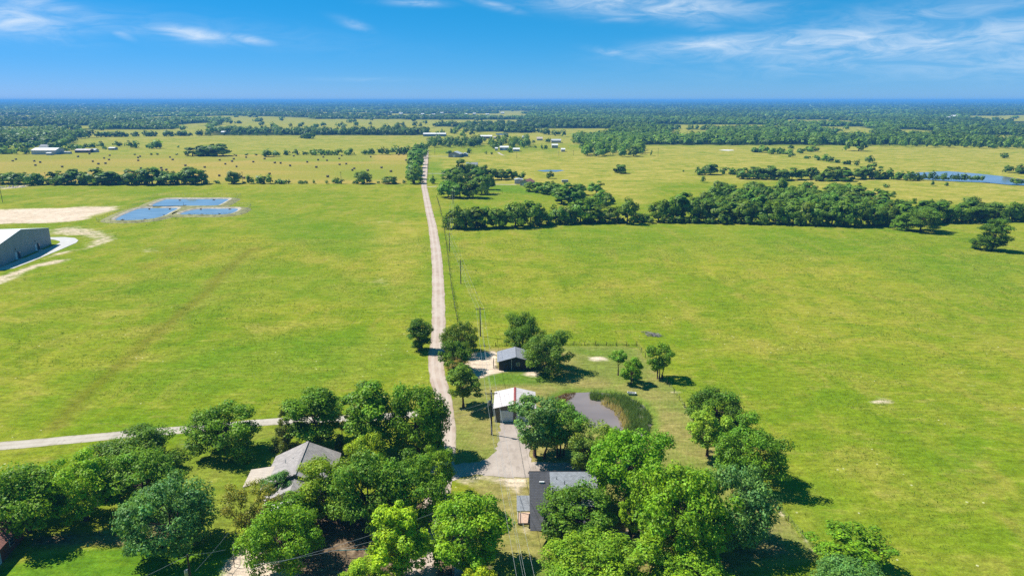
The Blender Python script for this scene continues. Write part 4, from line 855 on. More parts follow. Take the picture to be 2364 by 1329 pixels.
while d < 30000:
    lat = max(10.5, .0062 * d); step = max(15.0, .026 * d)
    n = int(2 * .79 * d / lat)
    xs = (np.arange(n) - n / 2) * lat + frng.uniform(-lat * .6, lat * .6, n); ys = d + frng.uniform(-step * .6, step * .6, n)
    ok = np.ones(n, bool)
    for fp in FIELDS: ok &= sdf(fp, xs, ys) < 4
    if d < 2600: ok &= ~((np.sin(xs / 170 + 1.3) * np.cos(ys / 140) + .5 * np.sin(xs / 61 + ys / 83)) > 1.02)
    ok &= ~((ys > 1080) & glade(xs, ys))
    # lone trees inside the far fields
    lone = (~ok) & (frng.random(n) < .035) & (d > 1500); ok |= lone
    for x, y in zip(xs[ok], ys[ok]):
        tone = .92 + .22 * math.sin(x / 230 + 2 * math.sin(y / 400)) + frng.normal(0, .13)
        ft.append((x, y, max(lat * frng.uniform(.7, 1.05), frng.uniform(6.5, 11)), frng.uniform(8, 13), max(.5, tone)))
    d += step
near_f = [t for t in ft if t[1] < 2300]; mid_f = [t for t in ft if 2300 <= t[1] < 6000]; far_f = [t for t in ft if t[1] >= 6000]
mass('far_wood', near_f, 64, 'dense broadleaf woodland beyond the far pastures', 4, (.036, .078, .022), .48)
mass('far_wood', mid_f, 26, 'wooded plain fading into blue haze', 5, (.035, .074, .023), .62)
mass('horizon_wood', far_f, 12, 'blue wooded strip along the horizon', 6, (.034, .07, .024), .8)
# ---------------------------------------------------------------- buildings
def rib_metal(name, c, rough=.45, period=.9, axis='Y', metal=.0, var=.08, rust=None):
    """painted sheet metal with standing ribs running down the slope"""
    c = tuple(x * ALB for x in c)
    m, nt = mat(name); tcn = N(nt, 'ShaderNodeTexCoord'); s = N(nt, 'ShaderNodeSeparateXYZ', i_0=tcn.outputs['Object'])
    t = M_(nt, 'FRACT', M_(nt, 'DIVIDE', s.outputs[1 if axis == 'Y' else 0], period)); e = M_(nt, 'ABSOLUTE', M_(nt, 'SUBTRACT', t, .5))
    rib = ss(nt, e, .38, .46)
    n = N(nt, 'ShaderNodeTexNoise', i_Vector=tcn.outputs['Object'], i_Scale=.7, i_Detail=5.0, i_Roughness=.65)
    c0 = mixc(nt, ss(nt, n.outputs[0], .3, .7), tuple(x * (1 - 2 * var) for x in c), c)
    if rust: c0 = mixc(nt, ss(nt, n.outputs[0], .55, .62), c0, rust)
    b = N(nt, 'ShaderNodeBsdfPrincipled', i_Roughness=rough, i_Metallic=metal); nt.links.new(c0, b.inputs['Base Color'])
    bp = N(nt, 'ShaderNodeBump', i_Strength=.8, i_Distance=.05, i_Height=rib); nt.links.new(bp.outputs[0], b.inputs['Normal'])
    finish(nt, b.outputs[0]); return m
def shingles(name, c):
    c = tuple(x * ALB for x in c)
    m, nt = mat(name); tcn = N(nt, 'ShaderNodeTexCoord')
    mp = N(nt, 'ShaderNodeMapping', i_Vector=tcn.outputs['Object'], i_Scale=(1, 1, 1))
    br = N(nt, 'ShaderNodeTexBrick', i_Vector=mp.outputs[0], i_Scale=1.0, i_Color1=(*c, 1), i_Color2=(*[x * .62 for x in c], 1), i_Mortar=(*[x * .42 for x in c], 1))
    br.inputs['Brick Width'].default_value = .42; br.inputs['Row Height'].default_value = .26; br.inputs['Mortar Size'].default_value = .02
    n = N(nt, 'ShaderNodeTexNoise', i_Vector=tcn.outputs['Object'], i_Scale=.5, i_Detail=5.0, i_Roughness=.7)
    n2 = N(nt, 'ShaderNodeTexNoise', i_Vector=tcn.outputs['Object'], i_Scale=14.0, i_Detail=2.0)
    cc = mixc(nt, M_(nt, 'MULTIPLY', ss(nt, n.outputs[0], .4, .7), .4), br.outputs[0], tuple(x * 1.35 for x in c))
    cc = mixc(nt, M_(nt, 'MULTIPLY', ss(nt, n2.outputs[0], .45, .7), .35), cc, tuple(x * 1.6 for x in c))
    b = N(nt, 'ShaderNodeBsdfPrincipled', i_Roughness=.85); nt.links.new(cc, b.inputs['Base Color'])
    bp = N(nt, 'ShaderNodeBump', i_Strength=.5, i_Distance=.03, i_Height=br.outputs['Fac']); bp.invert = True; nt.links.new(bp.outputs[0], b.inputs['Normal'])
    finish(nt, b.outputs[0]); return m
def boards(name, c, period=.2, axis=0, var=.25):
    c = tuple(x * ALB for x in c)
    m, nt = mat(name); tcn = N(nt, 'ShaderNodeTexCoord'); s = N(nt, 'ShaderNodeSeparateXYZ', i_0=tcn.outputs['Object'])
    co = M_(nt, 'ADD', s.outputs[0], s.outputs[1]) if axis == 0 else s.outputs[2]
    q = M_(nt, 'DIVIDE', co, period); fr = M_(nt, 'FRACT', q); wn_ = N(nt, 'ShaderNodeTexWhiteNoise', noise_dimensions='1D'); nt.links.new(M_(nt, 'FLOOR', q), wn_.inputs['W'])
    n = N(nt, 'ShaderNodeTexNoise', i_Vector=tcn.outputs['Object'], i_Scale=3.0, i_Detail=4.0)
    k = M_(nt, 'ADD', M_(nt, 'MULTIPLY', wn_.outputs['Value'], var), M_(nt, 'MULTIPLY', n.outputs[0], var))
    cc = mixc(nt, k, c, tuple(x * .45 for x in c)); gap = ss(nt, M_(nt, 'ABSOLUTE', M_(nt, 'SUBTRACT', fr, .5)), .42, .48)
    cc = mixc(nt, gap, cc, tuple(x * .35 for x in c))
    b = N(nt, 'ShaderNodeBsdfPrincipled', i_Roughness=.8); nt.links.new(cc, b.inputs['Base Color']); finish(nt, b.outputs[0]); return m
WHITE = simple('white_paint', (.78, .78, .76), .6, var=.05); WMETAL = rib_metal('white_metal', (.76, .69, .66), .5, .75)
GMETAL = rib_metal('grey_roof_metal', (.33, .34, .38), .42, .6); RED = simple('red_trim', (.36, .09, .075), .5, var=.15)
BARNWOOD = boards('barn_boards', (.25, .20, .16), .28); DARKB = boards('charcoal_boards', (.033, .036, .040), .3, var=.12)
GLASS = simple('window_glass', (.03, .04, .05), .08, var=.02, spec=.8); DOORM = simple('door_paint', (.86, .89, .93), .5, var=.05)
CHAR = shingles('charcoal_shingle', (.085, .085, .095)); GREYLIT = shingles('grey_and_lit_shingle', (.30, .32, .345)); TAUPE = shingles('taupe_shingle', (.40, .365, .35))  # paler grey for far roofs, also painted light on the house's flatter shingle slopes
BROWN = boards('brown_siding', (.12, .075, .055), .25); TAN = rib_metal('tan_metal', (.62, .52, .42), .5, .55, 'Y'); STEEL = rib_metal('steel_wall', (.22, .26, .30), .5, .35, 'Y')
STEELW = simple('steel_pole', (.45, .46, .47), .4, .6); BLUEM = rib_metal('blue_metal', (.22, .32, .45), .5, .5); LSTEEL = rib_metal('light_steel', (.58, .60, .62), .45, .6)
BRICK = boards('brick_wall', (.30, .10, .075), .08, 1, .2); RROOF = shingles('red_shingle', (.32, .13, .10)); PEACH = simple('porch_boards', (.62, .44, .33), .8, var=.1, scale=3)
GREYW = simple('grey_siding', (.42, .41, .38), .8, var=.08); RUSTM = rib_metal('rusty_metal', (.55, .52, .50), .6, .6, rust=(.30, .10, .06))
WOODP = simple('weathered_post', (.075, .058, .045), .9, var=.25, scale=4); CREAM = simple('cream_siding', (.60, .55, .45), .8)

def gable(name, label, cat, loc, rz, w, l, hw, rise, wm, rm, over=.35, group=None, doors=(), windows=(), panels=0, cap=None, t=.08, hip=0.0):
    """ridge along local y; doors/windows: (side, offset, width, z0, z1[, material])"""
    e = empty(name, label, cat, loc, rz, group); mb = MB(); a, b = w / 2, l / 2
    mb.poly([(-a, -b, 0), (a, -b, 0), (a, b, 0), (-a, b, 0), (-a, -b, hw), (a, -b, hw), (a, b, hw), (-a, b, hw), (0, -b, hw + rise), (0, b, hw + rise)],
            [(0, 1, 5, 8, 4), (2, 3, 7, 9, 6), (1, 2, 6, 5), (3, 0, 4, 7)])
    mb.build('wall', wm, e)
    k = rise / a; o = over; roof = None
    for s in (-1, 1):
        ex, ez = s * (a + o), hw - k * o + .05; q = [(0, -b - o, hw + rise + .05), (ex, -b - o, ez), (ex, b + o, ez), (0, b + o, hw + rise + .05)]
        if s > 0: q = q[::-1]
        q = q[::-1] if (Vector(q[1]) - Vector(q[0])).cross(Vector(q[2]) - Vector(q[0])).z < 0 else q
        r = MB().slab(q, t).build('roof', rm, e)
        if panels:
            L = l + 2 * o
            for i in range(panels):
                y0 = -b - o + L * i / panels + .02; y1 = -b - o + L * (i + 1) / panels - .02; zt = hw + rise + .05 + .035
                p = [(s * .06, y0, zt - .06 * k), (ex + s * .03, y0, ez + .035 - .03 * k), (ex + s * .03, y1, ez + .035 - .03 * k), (s * .06, y1, zt - .06 * k)]
                p = p[::-1] if (Vector(p[1]) - Vector(p[0])).cross(Vector(p[2]) - Vector(p[0])).z < 0 else p
                MB().slab(p, .03).build('panel', rm, r)
    if cap: 
        c = MB()
        for s in (-1, 1):
            p = [(0, -b - o - .02, hw + rise + .15), (s * .26, -b - o - .02, hw + rise + .13 - .26 * k), (s * .26, b + o + .02, hw + rise + .13 - .26 * k), (0, b + o + .02, hw + rise + .15)]
            p = p[::-1] if (Vector(p[1]) - Vector(p[0])).cross(Vector(p[2]) - Vector(p[0])).z < 0 else p
            c.slab(p, .04)
        c.build('ridge_cap', cap, e)
    def on(side, u, d, z):      # point on a wall, d metres proud
        return {'s': (u, -b - d, z), 'n': (u, b + d, z), 'e': (a + d, u, z), 'w': (-a - d, u, z)}[side]
    def plate(nm, par, side, u0, u1, z0, z1, d0, d1, m_):
        x0, y0, _ = on(side, u0, d0, 0); x1, y1, _ = on(side, u1, d1, 0)
        return MB().box(min(x0, x1), max(x0, x1), min(y0, y1), max(y0, y1), z0, z1).build(nm, m_, par)
    for d_ in doors:
        side, u, wd, z0, z1 = d_[:5]; m_ = d_[5] if len(d_) > 5 else DOORM
        dr = plate('door', e, side, u - wd / 2, u + wd / 2, z0 + .01, z1, -.02, .05, m_)
        if wd > 2.2:
            n = max(4, int((z1 - z0) / .5))
            for i in range(n):
                plate('panel', dr, side, u - wd / 2 + .04, u + wd / 2 - .04, z0 + .05 + (z1 - z0 - .06) * i / n, z0 + (z1 - z0 - .06) * (i + 1) / n, .03, .075, m_)
            for f in (plate('frame', dr, side, u - wd / 2 - .12, u - wd / 2, z0 + .01, z1 + .12, -.02, .06, wm), plate('frame', dr, side, u + wd / 2, u + wd / 2 + .12, z0 + .01, z1 + .12, -.02, .06, wm)): pass
        else: plate('handle', dr, side, u + wd * .32, u + wd * .38, z0 + .95, z0 + 1.08, .05, .11, STEELW)
    for w_ in windows:
        side, u, wd, z0, z1 = w_[:5]
        f = plate('window', e, side, u - wd / 2, u + wd / 2, z0, z1, -.02, .05, WHITE)
        for h_ in (0, 1):
            zz0 = z0 + .06 + h_ * (z1 - z0 - .06) / 2; plate('pane', f, side, u - wd / 2 + .06, u + wd / 2 - .06, zz0, zz0 + (z1 - z0 - .18) / 2, .03, .065, GLASS)
    return e

# white-roofed garage
g1 = gable('garage', 'brown board garage with white metal roof and red ridge cap', 'garage', (.62, 134.5, 0), R(-.5), 8.2, 7.8, 3.25, .98, BARNWOOD, WMETAL, .35, 'farmyard buildings',
      doors=[('s', -1.72, 2.75, 0, 2.6), ('s', 1.72, 2.75, 0, 2.6)], panels=9, cap=RED)
MB().tube([(-4.3, -3.9, 0), (-4.3, -3.9, 3.4)], .05, 6).build('downpipe', WHITE, g1)
# dark building
g2 = gable('outbuilding', 'charcoal board outbuilding with grey metal roof and one small window', 'outbuilding', (.85, 162.4, 0), R(1.5), 8.4, 6.6, 2.4, 1.15, DARKB, GMETAL, .4, 'farmyard buildings',
      windows=[('s', .55, .9, 1.15, 2.05)], panels=8, cap=GMETAL, doors=[('w', 1.2, 1.0, 0, 2.0)])
MB().tube([(-1.05, -3.36, 0), (-1.05, -3.36, 2.9)], .06, 6).build('downpipe', WHITE, g2)
st = empty('wooden_rack', 'dark slatted wooden rack standing left of the charcoal outbuilding', 'rack', (-4.65, 161.2, 0), 0)
for y in (-.9, .9): MB().box(-.07, .07, y - .07, y + .07, 0, 2.1).build('post', WOODP, st)
for z in (.5, 1.0, 1.5, 2.0): MB().box(-.04, .04, -.82, .82, z - .06, z + .06).build('slat', WOODP, st)

# charcoal-roofed house (ridge left to right, long slope towards the viewer)
e = empty('house', 'brown house with charcoal shingle roof painted paler where light strikes it, half hidden by a dense tree', 'house', (0, 0, 0), 0, 'houses')
x0, x1, xs_ = 2.75, 13.5, 6.05; yr, ye, zr, ze = 98.6, 89.5, 7.1, 2.55; yn, zn = 104.2, 3.6
mb = MB(); i_ = .5
def zroof(y): return zr - (zr - ze) * (yr - y) / (yr - ye)
yw = 93.3
mb.poly([(x0 + i_, yw, 0), (x1 - .4, yw, 0), (x1 - .4, yn - .4, 0), (x0 + i_, yn - .4, 0), (x0 + i_, yw, zroof(yw) - .17), (x1 - .4, yw, zroof(yw) - .17), (x1 - .4, yn - .4, zn - .1), (x0 + i_, yn - .4, zn - .1), (x0 + i_, yr, zr - .15), (x1 - .4, yr, zr - .15)],
        [(0, 1, 5, 4), (1, 2, 6, 9, 5), (2, 3, 7, 6), (3, 0, 4, 8, 7)])
mb.build('wall', BROWN, e)
rf = MB().slab([(x0, ye, ze), (xs_, ye, ze), (xs_, yr, zr), (x0, yr, zr)], .14).build('roof', CHAR, e); tag(rf, 'steep charcoal shingle slope')
MB().box(4.35, 5.15, 96.7, 96.95, 6.2, 6.42).build('vent', WHITE, rf)
q = MB().slab([(xs_ + .003, 91.6, 5.35), (x1, 91.6, 5.35), (x1, yr, zr + .02), (xs_ + .003, yr, zr + .02)], .14).build('roof', GREYLIT, e); tag(q, 'charcoal shingle slope with light painted into its paler colour')  # same shingles as the steep slope, lightened to paint in the light
MB().slab([(xs_ + .003, ye, ze), (x1, ye, ze), (x1, 91.6, 3.6), (xs_ + .003, 91.6, 3.6)], .14).build('roof', CHAR, e)
MB().box(xs_ + .1, x1 - .3, 91.7, 92.0, 3.3, 5.25).build('wall', BROWN, e)
MB().poly([(xs_ + .06, 91.7, 3.55), (xs_ + .06, yr - .1, zr - .16), (xs_ + .06, 91.7, 5.25)], [(0, 1, 2)]).build('wall', GREYLIT, e)
for vx, vy in ((7.1, 97.0), (8.3, 96.0)): MB().tube([(vx, vy, 6.3), (vx, vy, 7.05)], .06, 6).build('vent_pipe', GLASS, q)
MB().slab([(x0, yn, zn - .15), (x0, yr, zr), (x1, yr, zr), (x1, yn, zn - .15)][::-1], .14).build('roof', CHAR, e)
MB().slab([(.75, 94.3, 2.75), (2.95, 94.3, 2.75), (2.95, 97.9, 3.25), (.75, 97.9, 3.25)], .12).build('porch_roof', GREYLIT, e)  # pale tone paints in the light on this nearly flat roof
MB().box(.9, x0 + i_, 94.7, 97.6, .02, .32).build('porch_floor', PEACH, e)
for y in (94.6, 97.6): MB().box(.92, 1.04, y, y + .12, .32, 2.7).build('porch_post', WHITE, e)
rl = MB(); rl.box(.88, .94, 94.7, 97.5, .95, 1.02); rl.build('railing', WHITE, e)
for k in range(9): MB().box(.89, .93, 94.75 + k * .33, 94.79 + k * .33, .33, .94).build('baluster', WHITE, e)
MB().box(x0 + i_ - .06, x0 + i_ + .02, 95.6, 96.6, .33, 2.4).build('door', DOORM, e)
yard = empty('yard_wall', 'low wooden wall round the shaded yard right of the charcoal-roofed house', 'wall', (0, 0, 0))
c0, c1, c2 = at(1452, 1200), at(1449, 1238), at(1390, 1242)
for k, (a_, b_) in enumerate(((c0, c1), (c1, c2))):
    dv = (b_ - a_); n_ = max(2, int(dv.length / 1.2))
    for j in range(n_):
        u0, u1 = a_ + dv * (j / n_), a_ + dv * ((j + .97) / n_); nv = Vector((-dv.y, dv.x, 0)).normalized() * .06
        MB().poly([u0 - nv, u1 - nv, u1 + nv, u0 + nv, *[p + Vector((0, 0, .9)) for p in (u0 - nv, u1 - nv, u1 + nv, u0 + nv)]], [(0, 1, 5, 4), (1, 2, 6, 5), (2, 3, 7, 6), (3, 0, 4, 7), (4, 5, 6, 7)]).build('panel', TAN, yard)

# left house with carport and porch
h = gable('house', 'taupe shingled house with tan carport, left of the central tree clump', 'house', (-36.6, 106.6, 0), R(5.5), 10.8, 10.6, 2.75, 2.45, GREYW, TAUPE, .45, 'houses', windows=[('w', 2.0, 1.2, 1.0, 2.1)], doors=[('w', -1.5, 1.0, .1, 2.1)])
MB().slab([(-4.5, -9.4, 2.75), (0, -9.4, 4.55), (0, -5.2, 4.55), (-4.5, -5.2, 2.75)], .1).build('roof', TAUPE, h); MB().slab([(0, -9.4, 4.55), (4.5, -9.4, 2.75), (4.5, -5.2, 2.75), (0, -5.2, 4.55)], .1).build('roof', TAUPE, h)
MB().poly([(-4, -9, 0), (4, -9, 0), (4, -9, 2.85), (0, -9, 4.4), (-4, -9, 2.85), (-4, -5.35, 0), (4, -5.35, 0), (4, -5.35, 2.85), (-4, -5.35, 2.85)], [(0, 1, 2, 3, 4), (1, 6, 7, 2), (5, 0, 4, 8)]).build('wall', GREYW, h)
MB().box(-.22, .22, -5.7, 5.7, 5.22, 5.30).build('ridge_cap', TAUPE, h)
for vx, vy in ((-2.9, .6), (-1.7, 1.1)): MB().tube([(vx, vy, 3.9), (vx, vy, 4.75)], .07, 6).build('vent_pipe', WHITE, h)
def flat_roof(name, label, corners, z, material, n, cat, par=None, slope=.25):
    """lean-to roof of n sheets on corner posts; corners: far left, far right, near right, near left in photo pixels"""
    c = [at(x, y, z) for x, y in corners]; ctr = sum(c, Vector()) / 4; ctr.z = 0
    e_ = empty(name, label, cat, ctr, 0); c = [p - ctr for p in c]
    for i in (1, 2): c[i].z += slope
    for i in range(n):
        a0, a1 = c[0].lerp(c[3], i / n), c[0].lerp(c[3], (i + .985) / n); b0, b1 = c[1].lerp(c[2], i / n), c[1].lerp(c[2], (i + .985) / n)
        MB().slab([a1, b1, b0, a0], .06).build('panel', material, e_)
    for p in c:
        s = p * .93; MB().tube([(s.x, s.y, 0), (s.x, s.y, p.z - .05)], .07, 6).build('post', WHITE, e_)
    for a_, b_ in ((0, 1), (3, 2)):
        u, v_ = c[a_] * .97, c[b_] * .97; MB().tube([(u.x, u.y, c[a_].z - .12), (v_.x, v_.y, c[b_].z - .12)], .06, 4).build('beam', WHITE, e_)
    return e_
flat_roof('carport', 'tan metal carport roof attached to the left house', [(580, 1083), (639, 1077), (626, 1108), (560, 1124)], 2.75, TAN, 7, 'carport')
flat_roof('porch', 'white metal porch roof showing between the trees by the left house', [(618, 1142), (700, 1128), (672, 1180), (598, 1190)], 2.6, WHITE, 5, 'porch')
gable('shed', 'small blue-grey shed hidden behind the blue-green tree', 'shed', at(388, 1142), R(10), 3.2, 4.0, 2.3, .8, BLUEM, BLUEM, .2, 'farmyard buildings', doors=[('e', 0, 1.0, 0, 1.9)])
bc = at(-60, 1300); gable('brick_house', 'red brick house corner cut by the left edge of the photo', 'house', (bc.x - .7, bc.y + 1.0, 0), R(8), 9.0, 9.0, 2.8, 2.2, BRICK, RROOF, .5, 'houses', windows=[('e', 1.5, 1.2, .9, 2.1)], doors=[('e', -2, 1.0, 0, 2.05)])

# big metal building at the left edge
A_, B_ = Vector((-215.8, 314, 0)), Vector((-206.2, 264, 0)); mid = (A_ + B_) / 2; ang = math.atan2((A_ - B_).y, (A_ - B_).x)   # wall line direction
wd, ln = (A_ - B_).length, 62.0
BIGW = simple('slate_steel_wall', (.33, .37, .41), .6, var=.06, scale=.3, stretch=(1, 1, .15)); BIGR = simple('white_membrane', (.82, .83, .86), .5, var=.03, scale=.2)
dirw = Vector((math.cos(ang - math.pi / 2), math.sin(ang - math.pi / 2), 0))     # outward normal of the gable wall (towards +x)
ctr = mid - dirw * ln / 2
# local -y axis is the gable wall's outward normal
rzb = math.atan2(-(-dirw.y), -(-dirw.x)); rzb = math.atan2(dirw.y, dirw.x) + math.pi / 2
def wall_u(px, py): 
    p = at(px, py) - ctr; return Vector((math.cos(rzb), math.sin(rzb), 0)).dot(p)
u1, u2 = wall_u(75, 579), wall_u(31, 599)
big = gable('metal_building', 'large slate-grey metal building with white roof at the left edge', 'building', ctr, rzb, wd, ln, 7.7, 3.9, BIGW, BIGR, .25, 'farmyard buildings', t=.15, doors=[('s', u1, 1.9, .1, 3.0), ('s', u2, 1.9, .1, 3.0)])
for u in (u1, u2):
    MB().box(u + .95, u + 1.5, -ln / 2 - .9, -ln / 2 - .01, .1, 3.1).build('door_fin', GLASS, big)
    MB().box(u - .25, u + .25, -ln / 2 - .3, -ln / 2 - .01, 4.2, 4.6).build('wall_lamp', GLASS, big)
    MB().box(u - 1.4, u + 1.4, -ln / 2 - 4.2, -ln / 2 - .02, .02, .14).build('doorstep', CONC, big)

# far farm buildings: photo pixel of the wall foot, width in pixels
def barn(px, py, wpx, depth, hw, rise, wm, rm, label, cat='barn', rz=0, along='x', doors=(), windows=(), name=None):
    p = at(px, py); W_ = wpx * mpp(py)
    if along == 'x': return gable(name or cat.replace(' ', '_'), label, cat, (p.x, p.y + depth / 2, 0), rz + R(90), depth, W_, hw, rise, wm, rm, .3, 'far farm buildings', [(dict(s='w', e='s', n='e', w='n')[d[0]], -d[1] if d[0] == 's' else d[1], *d[2:]) for d in doors], [(dict(s='w', e='s', n='e', w='n')[d[0]], -d[1] if d[0] == 's' else d[1], *d[2:]) for d in windows])
    return gable(name or cat.replace(' ', '_'), label, cat, (p.x, p.y + depth / 2, 0), rz, W_, depth, hw, rise, wm, rm, .3, 'far farm buildings', doors, windows)
barn(101, 357, 56, 18, 5.2, 2.6, LSTEEL, WHITE, 'long white-roofed barn at the far left beyond the hayfield', 'barn', doors=[('s', 8, 4, 0, 3.5)])
barn(112, 358.5, 11, 6, 2.6, .6, LSTEEL, WHITE, 'small white lean-to in front of the far left barn', 'shed')
barn(105, 344.5, 30, 12, 3, 3.0, CREAM, GREYLIT, 'grey-roofed house behind the far left barn', 'house', windows=[('s', -4, 1.4, 1, 2.4), ('s', 4, 1.4, 1, 2.4)])
barn(190, 353, 34, 11, 3.2, 1.6, GLASS, RUSTM, 'long open shed with rusty striped roof beyond the hayfield', 'shed')
barn(213, 352, 14, 9, 3, 1.4, LSTEEL, LSTEEL, 'pale metal shed joined to the rusty-roofed one', 'shed')
barn(257, 346.5, 14, 9, 2.6, 1.0, BLUEM, WHITE, 'small blue-white shed right of the rusty-roofed shed', 'shed', doors=[('s', 2, 3, 0, 2.2, GLASS)])
barn(152, 355.5, 20, 4, 2.4, .4, LSTEEL, LSTEEL, 'low grey trailer shed right of the far left barn', 'shed')
barn(515, 309, 10, 10, 3.2, 2, CREAM, WHITE, 'tiny white house at the left end of the thin far wood', 'house')
barn(1197.5, 424.5, 19, 6.5, 3.4, .6, LSTEEL, LSTEEL, 'silver metal shed beside the red-roofed house', 'shed', along='y', doors=[('s', 0, 2.6, 0, 2.5, LSTEEL)])
barn(1218, 429.5, 24, 11, 2.7, 2.2, CREAM, RROOF, 'red-roofed cream house beyond the ragged wood', 'house', rz=R(-25), along='y', windows=[('s', 1.5, 1.2, 1, 2.1)], doors=[('s', -1.5, 1.0, 0, 2)])
barn(1089, 391, 26, 12, 3, 3.2, GREYW, GREYLIT, 'grey-roofed house hidden behind the clump right of the road', 'house')
barn(1051, 363.5, 27, 14, 4.0, 2.6, GREYW, LSTEEL, 'grey gabled metal barn by the far driveway', 'barn', rz=R(-12), along='y', doors=[('s', 0, 3, 0, 3)])
barn(1073, 362, 14, 10, 2.6, 1.8, BLUEM, LSTEEL, 'small house with carport next to the grey gabled barn', 'house', along='y')
barn(1164, 347.5, 20, 12, 4, 1.6, BLUEM, WHITE, 'blue-walled metal shed in the far farm', 'shed', doors=[('s', 0, 4, 0, 3)])
barn(1192, 350, 15, 12, 3.0, 1.4, LSTEEL, WHITE, 'low white-roofed shed beside the blue-walled one', 'shed')
barn(1146, 348, 6, 5, 3, 1.2, LSTEEL, WHITE, 'little white tank house left of the blue-walled shed', 'shed')
barn(1003, 315, 52, 14, 4.2, 2, BLUEM, WHITE, 'long blue-walled poultry barn beyond the square grove', 'barn')
barn(1122, 320.5, 28, 14, 4, 2.0, GLASS, WHITE, 'long white-roofed open shed beyond the small grove', 'shed')
barn(1143, 321.5, 7, 8, 3, 1.4, CREAM, TAN, 'small cream outbuilding right of the long open shed', 'outbuilding')
barn(1211.5, 320.5, 12, 10, 3.4, 1.4, LSTEEL, LSTEEL, 'grey metal shed near the distant pond', 'shed')
barn(1246, 324.5, 13, 12, 3, 2.6, CREAM, TAN, 'tan-roofed house at the edge of the dark pine row', 'house')
barn(1284, 330, 22, 14, 3.6, 2, CREAM, LSTEEL, 'pale long house left of the big farm grove', 'house')
barn(1281, 342, 14, 9, 4, 1.6, CREAM, WHITE, 'square white two-storey house left of the big farm grove', 'house', windows=[('s', -3, 1.4, 1, 2.4), ('s', 3, 1.4, 1, 2.4)])
barn(1300, 350.5, 9, 8, 3, 1.4, CREAM, WHITE, 'small white cabin beside the big farm grove', 'house')
barn(1636, 318, 10, 10, 3.5, 2, LSTEEL, WHITE, 'white roof glimpsed at the edge of the far right wood', 'house')
barn(2207, 273, 12, 30, 7, 4, LSTEEL, WHITE, 'distant white barn in the far right wood', 'barn'); barn(2194, 276, 9, 24, 6, 3, LSTEEL, WHITE, 'second distant white barn left of the other', 'barn')
for i, (x, y, s) in enumerate([(905, 262, 7), (925, 265, 8), (975, 266, 7), (1000, 267.5, 9), (1020, 263, 7), (1060, 262, 8), (1075, 266, 7), (1095, 265, 7), (1125, 267, 8), (1160, 263, 8)]):
    barn(x, y, s, 18, 5, 3, CREAM, WHITE, 'distant white house in the far village strip', 'house')

# ---------------------------------------------------------------- poles and wires
POLE = simple('pole_wood', (.055, .045, .04), .85, var=.2, scale=3); CABLE = simple('aluminium_cable', (.55, .56, .56), .45, .3, var=.05); INSUL = simple('insulator', (.6, .62, .64), .3)
def pole(loc, hgt, label, arm=2.4, tank=False, rz=0.0, r=.16, fork=True):
    e_ = empty('utility_pole', label, 'utility pole', loc, rz, 'utility poles')
    MB().tube([(0, 0, -.2), (0, 0, hgt)], [r * 1.15, r * .75], 8).build('mast', POLE, e_, smooth=True)
    if arm:
        ca = MB().box(-arm / 2, arm / 2, -.2, -.08, hgt - .75, hgt - .6).build('crossarm', POLE, e_)
        for x in (-arm / 2 + .12, 0.0, arm / 2 - .12):
            MB().tube([(x, -.14, hgt - .6), (x, -.14, hgt - .35)], [.06, .045], 6).build('insulator', INSUL, ca)
        for s in (-1, 1): MB().tube([(s * arm * .32, -.14, hgt - .72), (0, -.14, hgt - 1.4)], .025, 4).build('brace', STEELW, ca)
    if tank:
        MB().tube([(-.38, 0, hgt - 3.2), (-.38, 0, hgt - 3.1), (-.38, 0, hgt - 2.3), (-.38, 0, hgt - 2.2)], [.2, .26, .26, .18], 10).build('transformer', STEELW, e_, smooth=True)
    return e_
P1 = at(1135, 1003); P2 = at(1109, 776); P3 = at(1064, 655); P4 = at(1038, 581); P5 = Vector((-36.5, 357, 0)); P6 = at(1046, 470); P0 = Vector((2.2, 66, 0))
lrot = math.atan2((P2 - P1).y, (P2 - P1).x) - math.pi / 2
def ph(p, top): return CAM_H - p.y * math.tan(th(top))
pole(P0, 9.6, 'utility pole just below the bottom edge of the view', rz=lrot)
pole(P1, ph(P1, 900), 'tall utility pole with crossarm and transformer beside the white-roofed garage', tank=True, rz=lrot)
pole(P2, ph(P2, 708), 'utility pole with wide crossarm behind the verge trees', rz=lrot)
pole(P3, ph(P3, 599), 'utility pole third from the garage, alone in the right pasture', rz=lrot)
pole(P4, ph(P4, 537), 'utility pole fourth from the garage, just before the right tree belt', rz=lrot)
pole(at(1046, 470), 8.4, 'utility pole standing before the clump right of the road', rz=lrot)
PL = at(432, 1279, 9.2); PL.z = 0
pole(PL, 9.2, 'grey pole with a light blue transformer at the bottom edge left', arm=0, tank=True, rz=.2)
for x, y, t_, lb in [(6, 467, 430, 'pole at the left edge beyond the bare soil'), (108, 425, 397, 'leaning pole in the gap of the left hedgerow'), (94, 424, 401, 'shorter pole left of the leaning one in the hedgerow gap'), (561, 422, 396, 'pole in the middle of the left hedgerow'), (788, 421, 396, 'pole in the low bushes before the hayfield'), (988, 410, 378, 'pole on the right verge by the roadside tree row'),
                     (990, 390, 364, 'pole farther up the right verge by the roadside row'), (1193, 366, 352, 'thin pole in the pale pasture by the blue-walled shed'), (1232, 342, 324, 'thin pole near the small grove'), (1290, 360, 349, 'thin pole left of the big farm grove'), (1324, 359, 347, 'thin pole at the corner of the big farm grove'), (1519, 360, 342, 'thin pole in the far pasture right of the grove'), (1632, 340, 328, 'thin pole at the far wood edge'), (1004, 357, 340, 'thin pole near the far driveway')]:
    p = at(x, y); pole(p, max(6, ph(p, t_)), lb, arm=1.6, r=.15)
